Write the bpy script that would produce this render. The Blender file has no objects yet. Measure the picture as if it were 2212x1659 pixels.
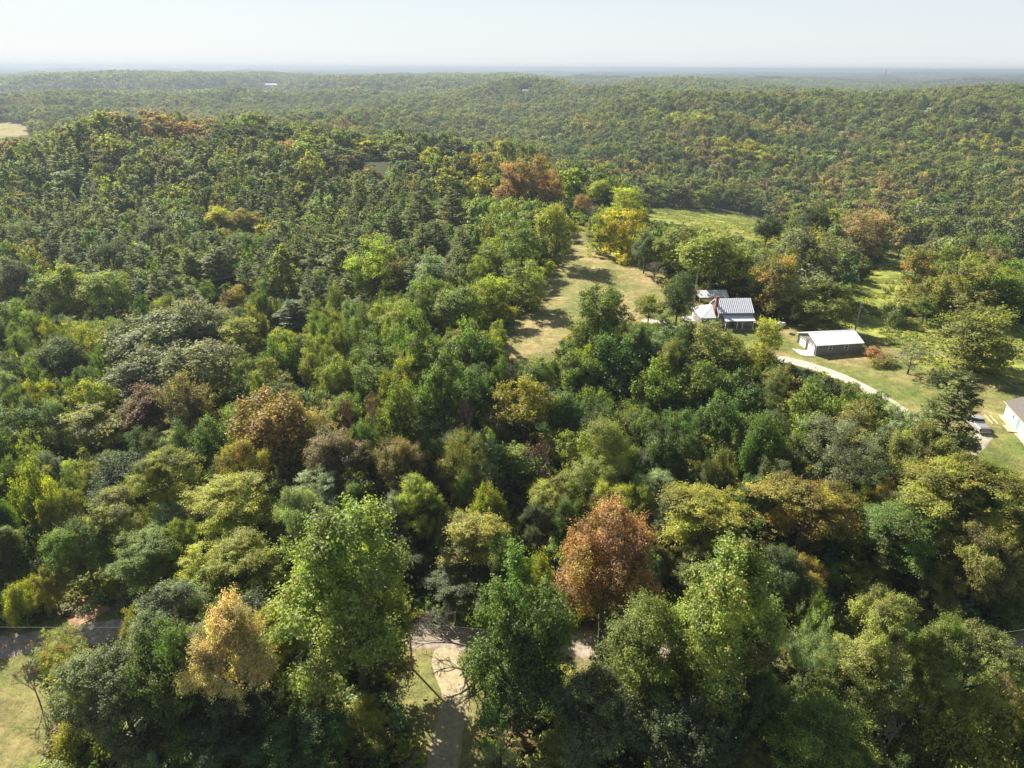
import bpy, math, random
import numpy as np
from mathutils import Vector, Matrix
R = math.radians
C = bpy.context.scene.collection
sc = bpy.context.scene

# ------------------------------------------------------------------ camera
CAMZ = 56.0
PITCH = 24.84
ROLL = 0.31
FPX = 1707.0 / 2560 * 2212          # focal length in the 2212 wide frame used below
CX, CY = 1106.0, 829.5
cam_d = bpy.data.cameras.new('camera')
cam = bpy.data.objects.new('camera', cam_d)
C.objects.link(cam)
cam_d.sensor_width = 36.0
cam_d.lens = 24.0
cam_d.clip_start = 0.5
cam_d.clip_end = 60000
cam_m = Matrix.Rotation(R(90 - PITCH), 4, 'X') @ Matrix.Rotation(R(ROLL), 4, 'Z')
cam_m.translation = (0, 0, CAMZ)
cam.matrix_world = cam_m
sc.camera = cam
CR = np.array(cam_m.to_3x3())

# ------------------------------------------------------------------ world, sun, exposure
SUN_AZ, SUN_EL = -42.0, 40.0        # azimuth from +Y, clockwise positive
world = bpy.data.worlds.new('World')
sc.world = world
world.use_nodes = True
wn = world.node_tree.nodes
bg = wn['Background']
sky = wn.new('ShaderNodeTexSky')
sky.sky_type = 'NISHITA'
sky.sun_disc = False
sky.sun_elevation = R(SUN_EL)
sky.sun_rotation = R(SUN_AZ)
sky.air_density = 1.0
sky.dust_density = 0.4
sky.ozone_density = 1.0
veil = wn.new('ShaderNodeMix'); veil.data_type = 'RGBA'
wtc = wn.new('ShaderNodeTexCoord'); wsp = wn.new('ShaderNodeSeparateXYZ'); wmr = wn.new('ShaderNodeMapRange')
wmr.inputs['From Min'].default_value = 0.0; wmr.inputs['From Max'].default_value = 0.4
wmr.inputs['To Min'].default_value = 0.86; wmr.inputs['To Max'].default_value = 0.12
world.node_tree.links.new(wtc.outputs['Generated'], wsp.inputs[0])
world.node_tree.links.new(wsp.outputs['Z'], wmr.inputs['Value'])
world.node_tree.links.new(wmr.outputs[0], veil.inputs['Factor'])
veil.inputs['B'].default_value = (9.6, 10.2, 10.8, 1)      # thin high haze that whitens the whole sky
world.node_tree.links.new(sky.outputs[0], veil.inputs['A'])
world.node_tree.links.new(veil.outputs['Result'], bg.inputs[0])
bg.inputs[1].default_value = 0.04
sun_d = bpy.data.lights.new('sun', 'SUN')
sun_d.energy = 5.0
sun_d.angle = R(0.53)
sun_d.color = (1.0, 0.93, 0.82)
sun = bpy.data.objects.new('sun', sun_d)
C.objects.link(sun)
sv = Vector((math.sin(R(SUN_AZ)) * math.cos(R(SUN_EL)), math.cos(R(SUN_AZ)) * math.cos(R(SUN_EL)), math.sin(R(SUN_EL))))
sun.rotation_euler = sv.to_track_quat('Z', 'Y').to_euler()
sun.location = (0, 0, 200)
sc.view_settings.view_transform = 'Standard'
sc.view_settings.look = 'None'
sc.view_settings.exposure = 1.25
sc.view_settings.gamma = 1.0
sc.view_settings.use_curve_mapping = False
cy = sc.cycles
cy.max_bounces = 6
cy.diffuse_bounces = 4
cy.glossy_bounces = 2
cy.transmission_bounces = 4
cy.transparent_max_bounces = 4
cy.volume_bounces = 0
cy.use_denoising = True

rng = np.random.default_rng(11)
random.seed(5)

# ------------------------------------------------------------------ terrain height
CP = np.array([
    (-80, 70, -19), (-10, 70, -17), (50, 68, -14), (80, 62, -12), (110, 50, -10), (-140, 75, -21), (30, 69, -15),
    (0, 40, -17.5), (-60, 45, -20), (60, 40, -15), (0, 0, -22), (-90, 0, -24), (90, 0, -20), (0, -150, -30), (-200, 0, -28), (200, 0, -15),
    (0, 97, -12), (0, 118, -5), (0, 140, 0), (-40, 110, -11), (-90, 110, -18), (-150, 120, -23), (-220, 150, -25), (-10, 132, -1.5), (12, 150, 0.3),
    (-40, 160, -5), (-100, 170, -16), (-170, 200, -19), (20, 165, 0.5), (28, 200, 1.2), (-5, 190, -1),
    (10, 210, 1), (25, 265, 2), (10, 310, 2), (-30, 430, 0), (-30, 480, -4),
    (50, 152, 0.3), (58, 165, 0.2), (66, 140, 0), (76, 140, -0.2), (85, 112, 1), (76, 100, 1.4), (88, 100, 1.6), (98, 95, 1.8), (75, 88, 0.6), (70, 118, 0), (62, 122, -0.5),
    (50, 125, -2.5), (40, 112, -7), (30, 98, -11), (55, 95, -6), (72, 77, -6), (92, 78, -3), (115, 90, 1),
    (80, 283, -2), (60, 265, 0), (100, 290, -4), (110, 175, -1.5), (90, 160, -0.5), (140, 150, -2.5), (165, 150, -5), (125, 200, -5), (175, 190, -14), (120, 240, -12), (80, 220, -2),
    (135, 120, 0), (180, 120, -4), (230, 130, -12),
    (200, 300, -45), (110, 370, -48), (260, 200, -32), (300, 420, -52), (40, 420, -42), (150, 330, -42),
    (70, 520, -56), (0, 620, -60), (200, 520, -52),
    (-90, 250, -10), (-55, 330, -3), (-180, 280, -13), (-130, 400, 3), (-80, 380, 0), (-230, 430, 13), (-310, 400, -5), (-300, 300, -14), (-400, 470, -14), (-450, 330, -16), (-170, 450, 9),
    (-230, 580, -25), (-380, 700, -45), (-100, 560, -40), (-30, 560, -40), (-520, 600, -30),
    (200, 760, -22), (400, 600, -22), (300, 1020, 4), (520, 900, 4), (720, 1000, 8), (0, 1050, -22), (100, 1350, -8), (450, 430, -22), (640, 620, 0), (560, 400, -10),
    (-600, 950, -36), (-520, 720, -34), (-250, 1050, -38), (-700, 1500, -15), (-900, 700, -30), (0, 850, -42), (-50, 1400, -10), (900, 700, 5),
    (30, 1750, 18), (-160, 1700, -14), (230, 1700, -10), (850, 1300, 10), (600, 1500, -12), (-400, 1400, -30), (1100, 1500, -15),
], dtype=float)
_r = np.hypot(CP[:, 0], CP[:, 1])
CP[(CP[:, 2] < -28) & (_r > 200) & (_r < 1200), 2] *= 0.72


def _hash(ix, iy, seed):
    n = (ix * 374761393 + iy * 668265263 + seed * 1442695041) & 0xFFFFFFFF
    n = ((n ^ (n >> 13)) * 1274126177) & 0xFFFFFFFF
    return ((n ^ (n >> 16)) & 0xFFFF) / 65535.0


def vnoise(x, y, seed=0):
    x = np.asarray(x, float); y = np.asarray(y, float)
    ix = np.floor(x).astype(np.int64); iy = np.floor(y).astype(np.int64)
    fx = x - ix; fy = y - iy
    fx = fx * fx * (3 - 2 * fx); fy = fy * fy * (3 - 2 * fy)
    a = _hash(ix, iy, seed); b = _hash(ix + 1, iy, seed); c = _hash(ix, iy + 1, seed); d = _hash(ix + 1, iy + 1, seed)
    return (a + (b - a) * fx) * (1 - fy) + (c + (d - c) * fx) * fy


def sstep(a, b, x):
    t = np.clip((x - a) / (b - a), 0, 1)
    return t * t * (3 - 2 * t)


def height(x, y):
    x = np.asarray(x, float); y = np.asarray(y, float)
    shp = x.shape
    xf = x.ravel(); yf = y.ravel()
    out = np.empty_like(xf)
    cr = np.hypot(CP[:, 0], CP[:, 1])
    s2 = (6 + 0.075 * cr) ** 2
    for i in range(0, len(xf), 60000):
        d2 = (xf[i:i + 60000, None] - CP[:, 0]) ** 2 + (yf[i:i + 60000, None] - CP[:, 1]) ** 2
        w = 1.0 / (d2 + s2) ** 2.2
        out[i:i + 60000] = (w * CP[:, 2]).sum(1) / w.sum(1)
    r = np.hypot(xf, yf)
    n = (vnoise(xf / 900 + 3.3, yf / 900 + 7.1, 3) - .5) + 0.5 * (vnoise(xf / 420, yf / 420, 9) - .5)
    far = -8 - 74 * np.exp(-(n / 0.13) ** 2) + 50 * (vnoise(xf / 500, yf / 500, 21) - .5) + 34 * (vnoise(xf / 2300 + 1.7, yf / 2300, 25) - .6)
    wf = sstep(1700, 2300, r)
    nf = sstep(250, 500, r)
    out = out * (1 - wf) + far * wf + nf * 11 * (vnoise(xf / 75, yf / 75, 5) - .5) + sstep(350, 700, r) * 26 * (1 - wf) * (vnoise(xf / 210, yf / 210, 8) - .5) + 0.3 * (vnoise(xf / 14, yf / 14, 6) - .5)
    return out.reshape(shp)


# ------------------------------------------------------------------ pixel helpers (2212 x 1659 frame)
def raydir(px, py):
    d = CR @ np.array([(px - CX) / FPX, -(py - CY) / FPX, -1.0])
    return d / np.linalg.norm(d)


TS = np.concatenate([np.arange(30, 500, 1.5), np.geomspace(500, 16000, 500)])


def hit(px, py, H=0.0):
    """point on the ground (or H metres above it) seen at a pixel of the photograph"""
    d = raydir(px, py)
    p = TS[:, None] * d
    g = p[:, 2] + CAMZ - height(p[:, 0], p[:, 1]) - H
    k = np.argmax(g < 0)
    if g[k] >= 0:
        k = len(TS) - 1
    if k == 0:
        return p[0, 0], p[0, 1]
    a = g[k - 1] / (g[k - 1] - g[k] + 1e-9)
    t = TS[k - 1] + (TS[k] - TS[k - 1]) * a
    return float(d[0] * t), float(d[1] * t)


def proj(x, y, z):
    v = np.stack([np.asarray(x, float), np.asarray(y, float), np.asarray(z, float) - CAMZ], -1) @ CR
    dep = -v[..., 2]
    return CX + FPX * v[..., 0] / dep, CY - FPX * v[..., 1] / dep, dep


def hz(x, y):
    return float(height(np.array([x]), np.array([y]))[0])


def inpoly(px, py, poly):
    px = np.asarray(px); py = np.asarray(py)
    c = np.zeros(px.shape, bool)
    n = len(poly); j = n - 1
    for i in range(n):
        xi, yi = poly[i]; xj, yj = poly[j]
        m = ((yi > py) != (yj > py)) & (px < (xj - xi) * (py - yi) / (yj - yi + 1e-12) + xi)
        c ^= m
        j = i
    return c


def polydist(px, py, poly):
    """distance to a polygon: 0 inside"""
    d = np.full(np.shape(px), 1e9)
    n = len(poly)
    for i in range(n):
        ax, ay = poly[i]; bx, by = poly[(i + 1) % n]
        vx, vy = bx - ax, by - ay
        t = np.clip(((px - ax) * vx + (py - ay) * vy) / (vx * vx + vy * vy + 1e-9), 0, 1)
        d = np.minimum(d, np.hypot(px - ax - t * vx, py - ay - t * vy))
    d[inpoly(px, py, poly)] = 0
    return d


def linedist(px, py, pts):
    d = np.full(np.shape(px), 1e9)
    for (ax, ay), (bx, by) in zip(pts[:-1], pts[1:]):
        vx, vy = bx - ax, by - ay
        t = np.clip(((px - ax) * vx + (py - ay) * vy) / (vx * vx + vy * vy + 1e-9), 0, 1)
        d = np.minimum(d, np.hypot(px - ax - t * vx, py - ay - t * vy))
    return d


# ------------------------------------------------------------------ materials
def new_mat(name):
    m = bpy.data.materials.new(name)
    m.use_nodes = True
    nt = m.node_tree
    return m, nt, nt.nodes, nt.links, nt.nodes['Principled BSDF']


def noise_mat(name, c1, c2, scale=4.0, rough=0.8, bump=0.0, metal=0.0, detail=4, coord='Object', spec=0.3):
    m, nt, n, l, b = new_mat(name)
    tc = n.new('ShaderNodeTexCoord')
    tx = n.new('ShaderNodeTexNoise'); tx.inputs['Scale'].default_value = scale; tx.inputs['Detail'].default_value = detail
    l.new(tc.outputs[coord], tx.inputs['Vector'])
    rp = n.new('ShaderNodeValToRGB')
    rp.color_ramp.elements[0].position = 0.32; rp.color_ramp.elements[1].position = 0.68
    rp.color_ramp.elements[0].color = (*c1, 1); rp.color_ramp.elements[1].color = (*c2, 1)
    l.new(tx.outputs['Fac'], rp.inputs[0])
    l.new(rp.outputs[0], b.inputs['Base Color'])
    b.inputs['Roughness'].default_value = rough
    b.inputs['Metallic'].default_value = metal
    b.inputs['Specular IOR Level'].default_value = spec
    if bump:
        bp = n.new('ShaderNodeBump'); bp.inputs['Strength'].default_value = bump; bp.inputs['Distance'].default_value = 0.05
        l.new(tx.outputs['Fac'], bp.inputs['Height']); l.new(bp.outputs[0], b.inputs['Normal'])
    return m


def leaf_mat(name, source):
    """source: 'object' (obj.color, its alpha = share of accent leaves) or 'instance' (tint carried by each instance)"""
    m, nt, n, l, b = new_mat(name)
    n.remove(b)
    out = n['Material Output']
    if source == 'object':
        oi = n.new('ShaderNodeObjectInfo'); col = oi.outputs['Color']; alpha = oi.outputs['Alpha']
    else:
        at = n.new('ShaderNodeAttribute'); at.attribute_type = 'INSTANCER'; at.attribute_name = 'tint'
        col = at.outputs['Color']; alpha = None
    tn = n.new('ShaderNodeAttribute'); tn.attribute_name = 'tone'
    sp = n.new('ShaderNodeSeparateColor'); l.new(tn.outputs['Color'], sp.inputs[0])
    hs = n.new('ShaderNodeHueSaturation')
    mh = n.new('ShaderNodeMapRange'); mh.inputs['To Min'].default_value = 0.468; mh.inputs['To Max'].default_value = 0.522
    l.new(sp.outputs[1], mh.inputs['Value']); l.new(mh.outputs[0], hs.inputs['Hue'])
    mv = n.new('ShaderNodeMapRange'); mv.inputs['To Min'].default_value = 0.36; mv.inputs['To Max'].default_value = 1.6
    l.new(sp.outputs[0], mv.inputs['Value']); l.new(mv.outputs[0], hs.inputs['Value'])
    c = col
    if alpha is not None:
        lt = n.new('ShaderNodeMath'); lt.operation = 'GREATER_THAN'
        l.new(sp.outputs[2], lt.inputs[0]); l.new(alpha, lt.inputs[1])
        mx = n.new('ShaderNodeMix'); mx.data_type = 'RGBA'
        l.new(lt.outputs[0], mx.inputs['Factor']); l.new(col, mx.inputs['A']); mx.inputs['B'].default_value = (0.44, 0.27, 0.06, 1)
        c = mx.outputs['Result']
    l.new(c, hs.inputs['Color'])
    df = n.new('ShaderNodeBsdfDiffuse'); tr = n.new('ShaderNodeBsdfTranslucent'); gl = n.new('ShaderNodeBsdfGlossy')
    gl.inputs['Roughness'].default_value = 0.6; gl.inputs['Color'].default_value = (0.9, 0.95, 1, 1)
    l.new(hs.outputs[0], df.inputs['Color'])
    gm = n.new('ShaderNodeMix'); gm.data_type = 'RGBA'; gm.blend_type = 'MULTIPLY'; gm.inputs['Factor'].default_value = 1
    l.new(hs.outputs[0], gm.inputs['A']); gm.inputs['B'].default_value = (1.4, 1.6, 0.5, 1)
    l.new(gm.outputs['Result'], tr.inputs['Color'])
    m1 = n.new('ShaderNodeMixShader'); m1.inputs[0].default_value = 0.42
    l.new(df.outputs[0], m1.inputs[1]); l.new(tr.outputs[0], m1.inputs[2])
    m2 = n.new('ShaderNodeMixShader'); m2.inputs[0].default_value = 0.03
    l.new(m1.outputs[0], m2.inputs[1]); l.new(gl.outputs[0], m2.inputs[2])
    l.new(m2.outputs[0], out.inputs[0])
    return m


LEAF = leaf_mat('foliage', 'object')
LEAF_I = leaf_mat('foliage_wood', 'instance')
BARK = noise_mat('bark', (0.075, 0.06, 0.045), (0.17, 0.145, 0.12), 6, 0.9, 0.4)
BARE = noise_mat('bare_bark', (0.20, 0.17, 0.15), (0.34, 0.30, 0.27), 5, 0.9, 0.3)
METAL = noise_mat('galvanised_roof', (0.68, 0.695, 0.72), (0.77, 0.785, 0.81), 1.3, 0.36, 0, 0.1, spec=0.7)
SIDING = noise_mat('taupe_siding', (0.215, 0.20, 0.19), (0.245, 0.228, 0.215), 3, 0.75)
TRIM = noise_mat('grey_trim', (0.17, 0.16, 0.155), (0.20, 0.19, 0.185), 3, 0.7)
WHITE = noise_mat('white_paint', (0.74, 0.74, 0.72), (0.82, 0.82, 0.80), 2, 0.6)
GLASS = noise_mat('window_glass', (0.02, 0.025, 0.03), (0.05, 0.055, 0.06), 1.5, 0.12, spec=0.6)
CONCRETE = noise_mat('concrete', (0.50, 0.48, 0.44), (0.60, 0.58, 0.54), 1.2, 0.85, 0.1)
WOOD = noise_mat('weathered_wood', (0.20, 0.15, 0.11), (0.33, 0.27, 0.21), 5, 0.85, 0.2)
NEWWOOD = noise_mat('new_lumber', (0.55, 0.42, 0.24), (0.66, 0.53, 0.33), 5, 0.75, 0.1)
ORANGEWOOD = noise_mat('pole_wood', (0.30, 0.17, 0.085), (0.40, 0.24, 0.13), 5, 0.85, 0.2)
BRICKM = noise_mat('red_brick', (0.20, 0.055, 0.04), (0.32, 0.10, 0.07), 7, 0.9, 0.3)
STEEL = noise_mat('grey_steel', (0.40, 0.41, 0.42), (0.52, 0.53, 0.54), 5, 0.5, 0, 0.3)
DARK = noise_mat('dark_rubber', (0.02, 0.02, 0.02), (0.04, 0.04, 0.04), 5, 0.8)
SHINGLE = noise_mat('brown_shingle', (0.115, 0.10, 0.092), (0.175, 0.155, 0.142), 9, 0.9, 0.4)
PAINT = noise_mat('silver_paint', (0.42, 0.40, 0.38), (0.46, 0.44, 0.42), 2, 0.3, 0, 0.35, spec=0.6)
COVER = noise_mat('grey_vinyl', (0.22, 0.215, 0.21), (0.28, 0.27, 0.265), 3, 0.55)
RED = noise_mat('red_lens', (0.35, 0.02, 0.02), (0.45, 0.03, 0.03), 3, 0.3)
GRAVEL = noise_mat('gravel', (0.24, 0.19, 0.14), (0.46, 0.39, 0.31), 1.1, 0.95, 0.3, detail=10)
EARTH = noise_mat('red_earth', (0.30, 0.16, 0.10), (0.46, 0.28, 0.19), 1.5, 0.95, 0.5, detail=8)


def ground_mat():
    m, nt, n, l, b = new_mat('ground')
    g = n.new('ShaderNodeNewGeometry')
    at = n.new('ShaderNodeAttribute'); at.attribute_name = 'cover'
    sp = n.new('ShaderNodeSeparateColor'); l.new(at.outputs['Color'], sp.inputs[0])

    def noise(scale, detail=6, rough=.6):
        t = n.new('ShaderNodeTexNoise'); t.inputs['Scale'].default_value = scale; t.inputs['Detail'].default_value = detail
        t.inputs['Roughness'].default_value = rough
        l.new(g.outputs['Position'], t.inputs['Vector']); return t.outputs['Fac']

    def ramp(f, stops):
        r = n.new('ShaderNodeValToRGB')
        e = r.color_ramp.elements
        e[0].position, e[0].color = stops[0][0], (*stops[0][1], 1)
        e[1].position, e[1].color = stops[-1][0], (*stops[-1][1], 1)
        for p, c in stops[1:-1]:
            k = e.new(p); k.color = (*c, 1)
        l.new(f, r.inputs[0]); return r.outputs[0]

    def mix(f, a, b_):
        x = n.new('ShaderNodeMix'); x.data_type = 'RGBA'
        l.new(f, x.inputs['Factor']); l.new(a, x.inputs['A']); l.new(b_, x.inputs['B']); return x.outputs['Result']
    f1 = noise(0.9, 8); f2 = noise(0.09, 5); f3 = noise(3.5, 4, .8); f4 = noise(0.22, 7, .65); f5 = noise(0.75, 6, .7)
    floor = ramp(f1, [(.3, (.035, .045, .018)), (.55, (.055, .06, .025)), (.75, (.11, .085, .045))])
    lawn = ramp(f2, [(.34, (.125, .165, .04)), (.5, (.20, .20, .065)), (.64, (.31, .25, .11))])
    dry = ramp(f2, [(.34, (.17, .19, .06)), (.5, (.27, .235, .095)), (.66, (.38, .28, .14))])
    mead = ramp(f4, [(.36, (.17, .22, .05)), (.5, (.27, .29, .065)), (.62, (.37, .35, .05))])

    def speck(c, lo=.45, hi=1.55):
        mr = n.new('ShaderNodeMapRange'); mr.inputs['From Min'].default_value = .36; mr.inputs['From Max'].default_value = .64
        mr.inputs['To Min'].default_value = lo; mr.inputs['To Max'].default_value = hi
        av = n.new('ShaderNodeMath'); av.operation = 'ADD'; l.new(f3, av.inputs[0]); l.new(f5, av.inputs[1])
        hv = n.new('ShaderNodeMath'); hv.operation = 'MULTIPLY'; hv.inputs[1].default_value = .5; l.new(av.outputs[0], hv.inputs[0])
        l.new(hv.outputs[0], mr.inputs['Value'])
        x = n.new('ShaderNodeVectorMath'); x.operation = 'SCALE'
        l.new(c, x.inputs[0]); l.new(mr.outputs[0], x.inputs['Scale']); return x.outputs[0]
    c = mix(sp.outputs[0], floor, speck(lawn))
    c = mix(sp.outputs[1], c, speck(dry))
    c = mix(sp.outputs[2], c, speck(mead))
    l.new(c, b.inputs['Base Color'])
    b.inputs['Roughness'].default_value = 0.95
    b.inputs['Specular IOR Level'].default_value = 0.1
    bp = n.new('ShaderNodeBump'); bp.inputs['Strength'].default_value = 0.5; bp.inputs['Distance'].default_value = 0.3
    l.new(f3, bp.inputs['Height']); l.new(bp.outputs[0], b.inputs['Normal'])
    return m


GROUND = ground_mat()


# ------------------------------------------------------------------ object helpers
def link_mesh(name, verts, faces, mat, parent=None, smooth=False):
    me = bpy.data.meshes.new(name)
    me.from_pydata([tuple(v) for v in verts], [], [tuple(f) for f in faces])
    if smooth:
        me.shade_smooth()
    me.materials.append(mat)
    o = bpy.data.objects.new(name, me)
    C.objects.link(o)
    if parent:
        o.parent = parent
    return o


def np_mesh(name, verts, quads, mats, tone=None, midx=None, smooth=False):
    me = bpy.data.meshes.new(name)
    nv, nq, k = len(verts), len(quads), quads.shape[1]
    me.vertices.add(nv); me.vertices.foreach_set('co', verts.astype(np.float32).ravel())
    me.loops.add(nq * k); me.loops.foreach_set('vertex_index', quads.astype(np.int32).ravel())
    me.polygons.add(nq); me.polygons.foreach_set('loop_start', np.arange(0, nq * k, k, dtype=np.int32))
    if midx is not None:
        me.polygons.foreach_set('material_index', midx.astype(np.int32))
    for m in mats:
        me.materials.append(m)
    if smooth:
        me.polygons.foreach_set('use_smooth', np.ones(nq, bool))
    if tone is not None:
        a = me.attributes.new('tone', 'FLOAT_COLOR', 'POINT')
        a.data.foreach_set('color', tone.astype(np.float32).ravel())
    me.update(calc_edges=True)
    return me


def thing(name, label, cat, loc=(0, 0, 0), rz=0.0, group=None):
    o = bpy.data.objects.new(name, None)
    o.empty_display_size = 0.5
    C.objects.link(o)
    o.location = loc
    o.rotation_euler = (0, 0, rz)
    o['label'] = label; o['category'] = cat
    if group:
        o['group'] = group
    return o


def tag(o, label, cat, group=None, kind=None):
    if label: o['label'] = label
    if cat: o['category'] = cat
    if group: o['group'] = group
    if kind: o['kind'] = kind
    return o


class MB:
    def __init__(s):
        s.v = []; s.f = []

    def add(s, vs, fs):
        b = len(s.v)
        s.v += [tuple(v) for v in vs]
        s.f += [tuple(b + i for i in f) for f in fs]
        return s

    def box(s, x0, x1, y0, y1, z0, z1):
        return s.add([(x0, y0, z0), (x1, y0, z0), (x1, y1, z0), (x0, y1, z0), (x0, y0, z1), (x1, y0, z1), (x1, y1, z1), (x0, y1, z1)],
                     [(0, 3, 2, 1), (4, 5, 6, 7), (0, 1, 5, 4), (1, 2, 6, 5), (2, 3, 7, 6), (3, 0, 4, 7)])

    def slab(s, pts, t):
        """pts: polygon (ccw seen from outside); thickened inwards by t along its normal"""
        P = [Vector(p) for p in pts]
        nrm = (P[1] - P[0]).cross(P[2] - P[0]).normalized()
        n = len(P)
        vs = P + [p - nrm * t for p in P]
        fs = [tuple(range(n)), tuple(range(2 * n - 1, n - 1, -1))] + [(i, i + n, (i + 1) % n + n, (i + 1) % n) for i in range(n)]
        return s.add(vs, fs)

    def tube(s, pts, rads, k=6, cap=True):
        pts = [Vector(p) for p in pts]
        b = len(s.v)
        for i, p in enumerate(pts):
            d = (pts[min(i + 1, len(pts) - 1)] - pts[max(i - 1, 0)]).normalized()
            a = d.cross(Vector((0, 0, 1)) if abs(d.z) < .9 else Vector((1, 0, 0))).normalized()
            c = d.cross(a)
            for j in range(k):
                t = 2 * math.pi * j / k
                s.v.append(tuple(p + (a * math.cos(t) + c * math.sin(t)) * rads[i]))
        for i in range(len(pts) - 1):
            for j in range(k):
                j2 = (j + 1) % k
                s.f.append((b + i * k + j, b + i * k + j2, b + (i + 1) * k + j2, b + (i + 1) * k + j))
        if cap:
            s.f.append(tuple(b + j for j in range(k))[::-1])
            s.f.append(tuple(b + (len(pts) - 1) * k + j for j in range(k)))
        return s

    def build(s, name, mat, parent=None, smooth=False):
        return link_mesh(name, s.v, s.f, mat, parent, smooth)


def ribs(mb, p0, p1, q1, q0, step, w=0.05, h=0.045):
    """standing seams from the eave p0-p1 up to the ridge q0-q1"""
    p0, p1, q0, q1 = map(Vector, (p0, p1, q0, q1))
    nrm = (p1 - p0).cross(q0 - p0).normalized()
    n = max(2, int((p1 - p0).length / step))
    for i in range(n + 1):
        t = i / n
        a = p0.lerp(p1, t); b = q0.lerp(q1, t)
        u = (p1 - p0).normalized() * w / 2
        base = nrm * 0.001
        vs = [a - u + base, a + u + base, b + u + base, b - u + base, a - u * .5 + nrm * h, a + u * .5 + nrm * h, b + u * .5 + nrm * h, b - u * .5 + nrm * h]
        mb.add(vs, [(4, 5, 6, 7), (0, 1, 5, 4), (1, 2, 6, 5), (2, 3, 7, 6), (3, 0, 4, 7)])


# ------------------------------------------------------------------ clearings (outlines read in the photograph, laid on the ground)
def gpoly(pts):
    return [hit(x, y) for x, y in pts]


def smooth_line(pts, n=6):
    out = []
    P = [pts[0]] + list(pts) + [pts[-1]]
    for i in range(1, len(P) - 2):
        p0, p1, p2, p3 = map(np.array, (P[i - 1], P[i], P[i + 1], P[i + 2]))
        for t in np.linspace(0, 1, n, endpoint=False):
            out.append(tuple(0.5 * ((2 * p1) + (-p0 + p2) * t + (2 * p0 - 5 * p1 + 4 * p2 - p3) * t * t + (-p0 + 3 * p1 - 3 * p2 + p3) * t ** 3)))
    out.append(tuple(pts[-1]))
    return out


PX_FIELD = [(1090, 770), (1190, 775), (1215, 730), (1240, 700), (1300, 680), (1380, 690), (1425, 650), (1440, 610), (1400, 570), (1350, 555), (1310, 535), (1270, 520), (1262, 490), (1235, 480), (1225, 510), (1215, 555), (1180, 610), (1140, 665), (1110, 710)]
PX_YARD = [(1370, 690), (1420, 640), (1500, 650), (1640, 680), (1730, 700), (1850, 700), (1930, 745), (2010, 790), (2090, 800), (2212, 830), (2330, 900), (2330, 1120), (2212, 1075), (2150, 1030), (2060, 960), (1990, 920), (1920, 860), (1850, 830), (1740, 790), (1690, 775), (1600, 755), (1480, 720)]
PX_MEADOW = [(1800, 655), (1850, 670), (1930, 680), (2000, 690), (2100, 700), (2212, 700), (2400, 720), (2400, 830), (2212, 835), (2090, 805), (2000, 790), (1930, 750), (1850, 712), (1780, 700)]
PX_MEADOW2 = [(1830, 620), (1900, 560), (1935, 520), (1965, 545), (1950, 580), (1960, 610), (1970, 640), (1900, 680), (1830, 670)]
PX_FIELD2 = [(1375, 452), (1430, 450), (1520, 452), (1600, 460), (1650, 475), (1700, 490), (1690, 520), (1620, 520), (1500, 490), (1400, 475)]
PX_FIELD3 = [(945, 378), (965, 358), (1010, 360), (1055, 372), (1060, 385)]
PX_LAWN_L = [(-120, 1425), (30, 1420), (75, 1440), (110, 1490), (125, 1560), (100, 1659), (60, 1760), (-200, 1760)]
PX_LAWN_C = [(868, 1440), (930, 1400), (1015, 1430), (1010, 1560), (1030, 1760), (880, 1760), (900, 1600), (870, 1500)]
PX_FARL = [(-80, 262), (0, 262), (60, 268), (85, 280), (60, 292), (0, 298), (-80, 296)]
PX_CLIFF = [(150, 1275), (215, 1265), (240, 1340), (175, 1345)]

field = gpoly(PX_FIELD); yard = gpoly(PX_YARD); meadow = gpoly(PX_MEADOW); meadow2 = gpoly(PX_MEADOW2)
field2 = gpoly(PX_FIELD2); field3 = gpoly(PX_FIELD3); lawn_l = gpoly(PX_LAWN_L); lawn_c = gpoly(PX_LAWN_C)
road = smooth_line([hit(-500, 1440), hit(-250, 1420), hit(0, 1398), hit(120, 1380), hit(250, 1366), hit(420, 1365), hit(650, 1375), hit(930, 1378), hit(1150, 1385), hit(1300, 1392), hit(1600, 1400), hit(1900, 1410), hit(2150, 1422), hit(2500, 1430)])
track = smooth_line([hit(985, 1385), hit(960, 1430), hit(985, 1500), hit(970, 1580), hit(955, 1659), hit(950, 1780)])
drive = smooth_line([hit(1390, 690), hit(1450, 705), hit(1520, 735), hit(1600, 762), hit(1680, 775), hit(1750, 790), hit(1830, 820), hit(1900, 858), hit(1960, 900), hit(2010, 945), hit(2060, 980), hit(2110, 1012), hit(2150, 1040), hit(2230, 1100), hit(2330, 1180)])
spur = smooth_line([hit(2075, 985), hit(2105, 965), hit(2128, 935)])
dryp = gpoly([(1190, 1395), (1330, 1385), (1340, 1480), (1280, 1505), (1195, 1500)])
CLEAR = [field, yard, meadow, meadow2, field2, field3, lawn_l, lawn_c]
FLAT_LAWN = [yard, lawn_l, lawn_c]


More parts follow.
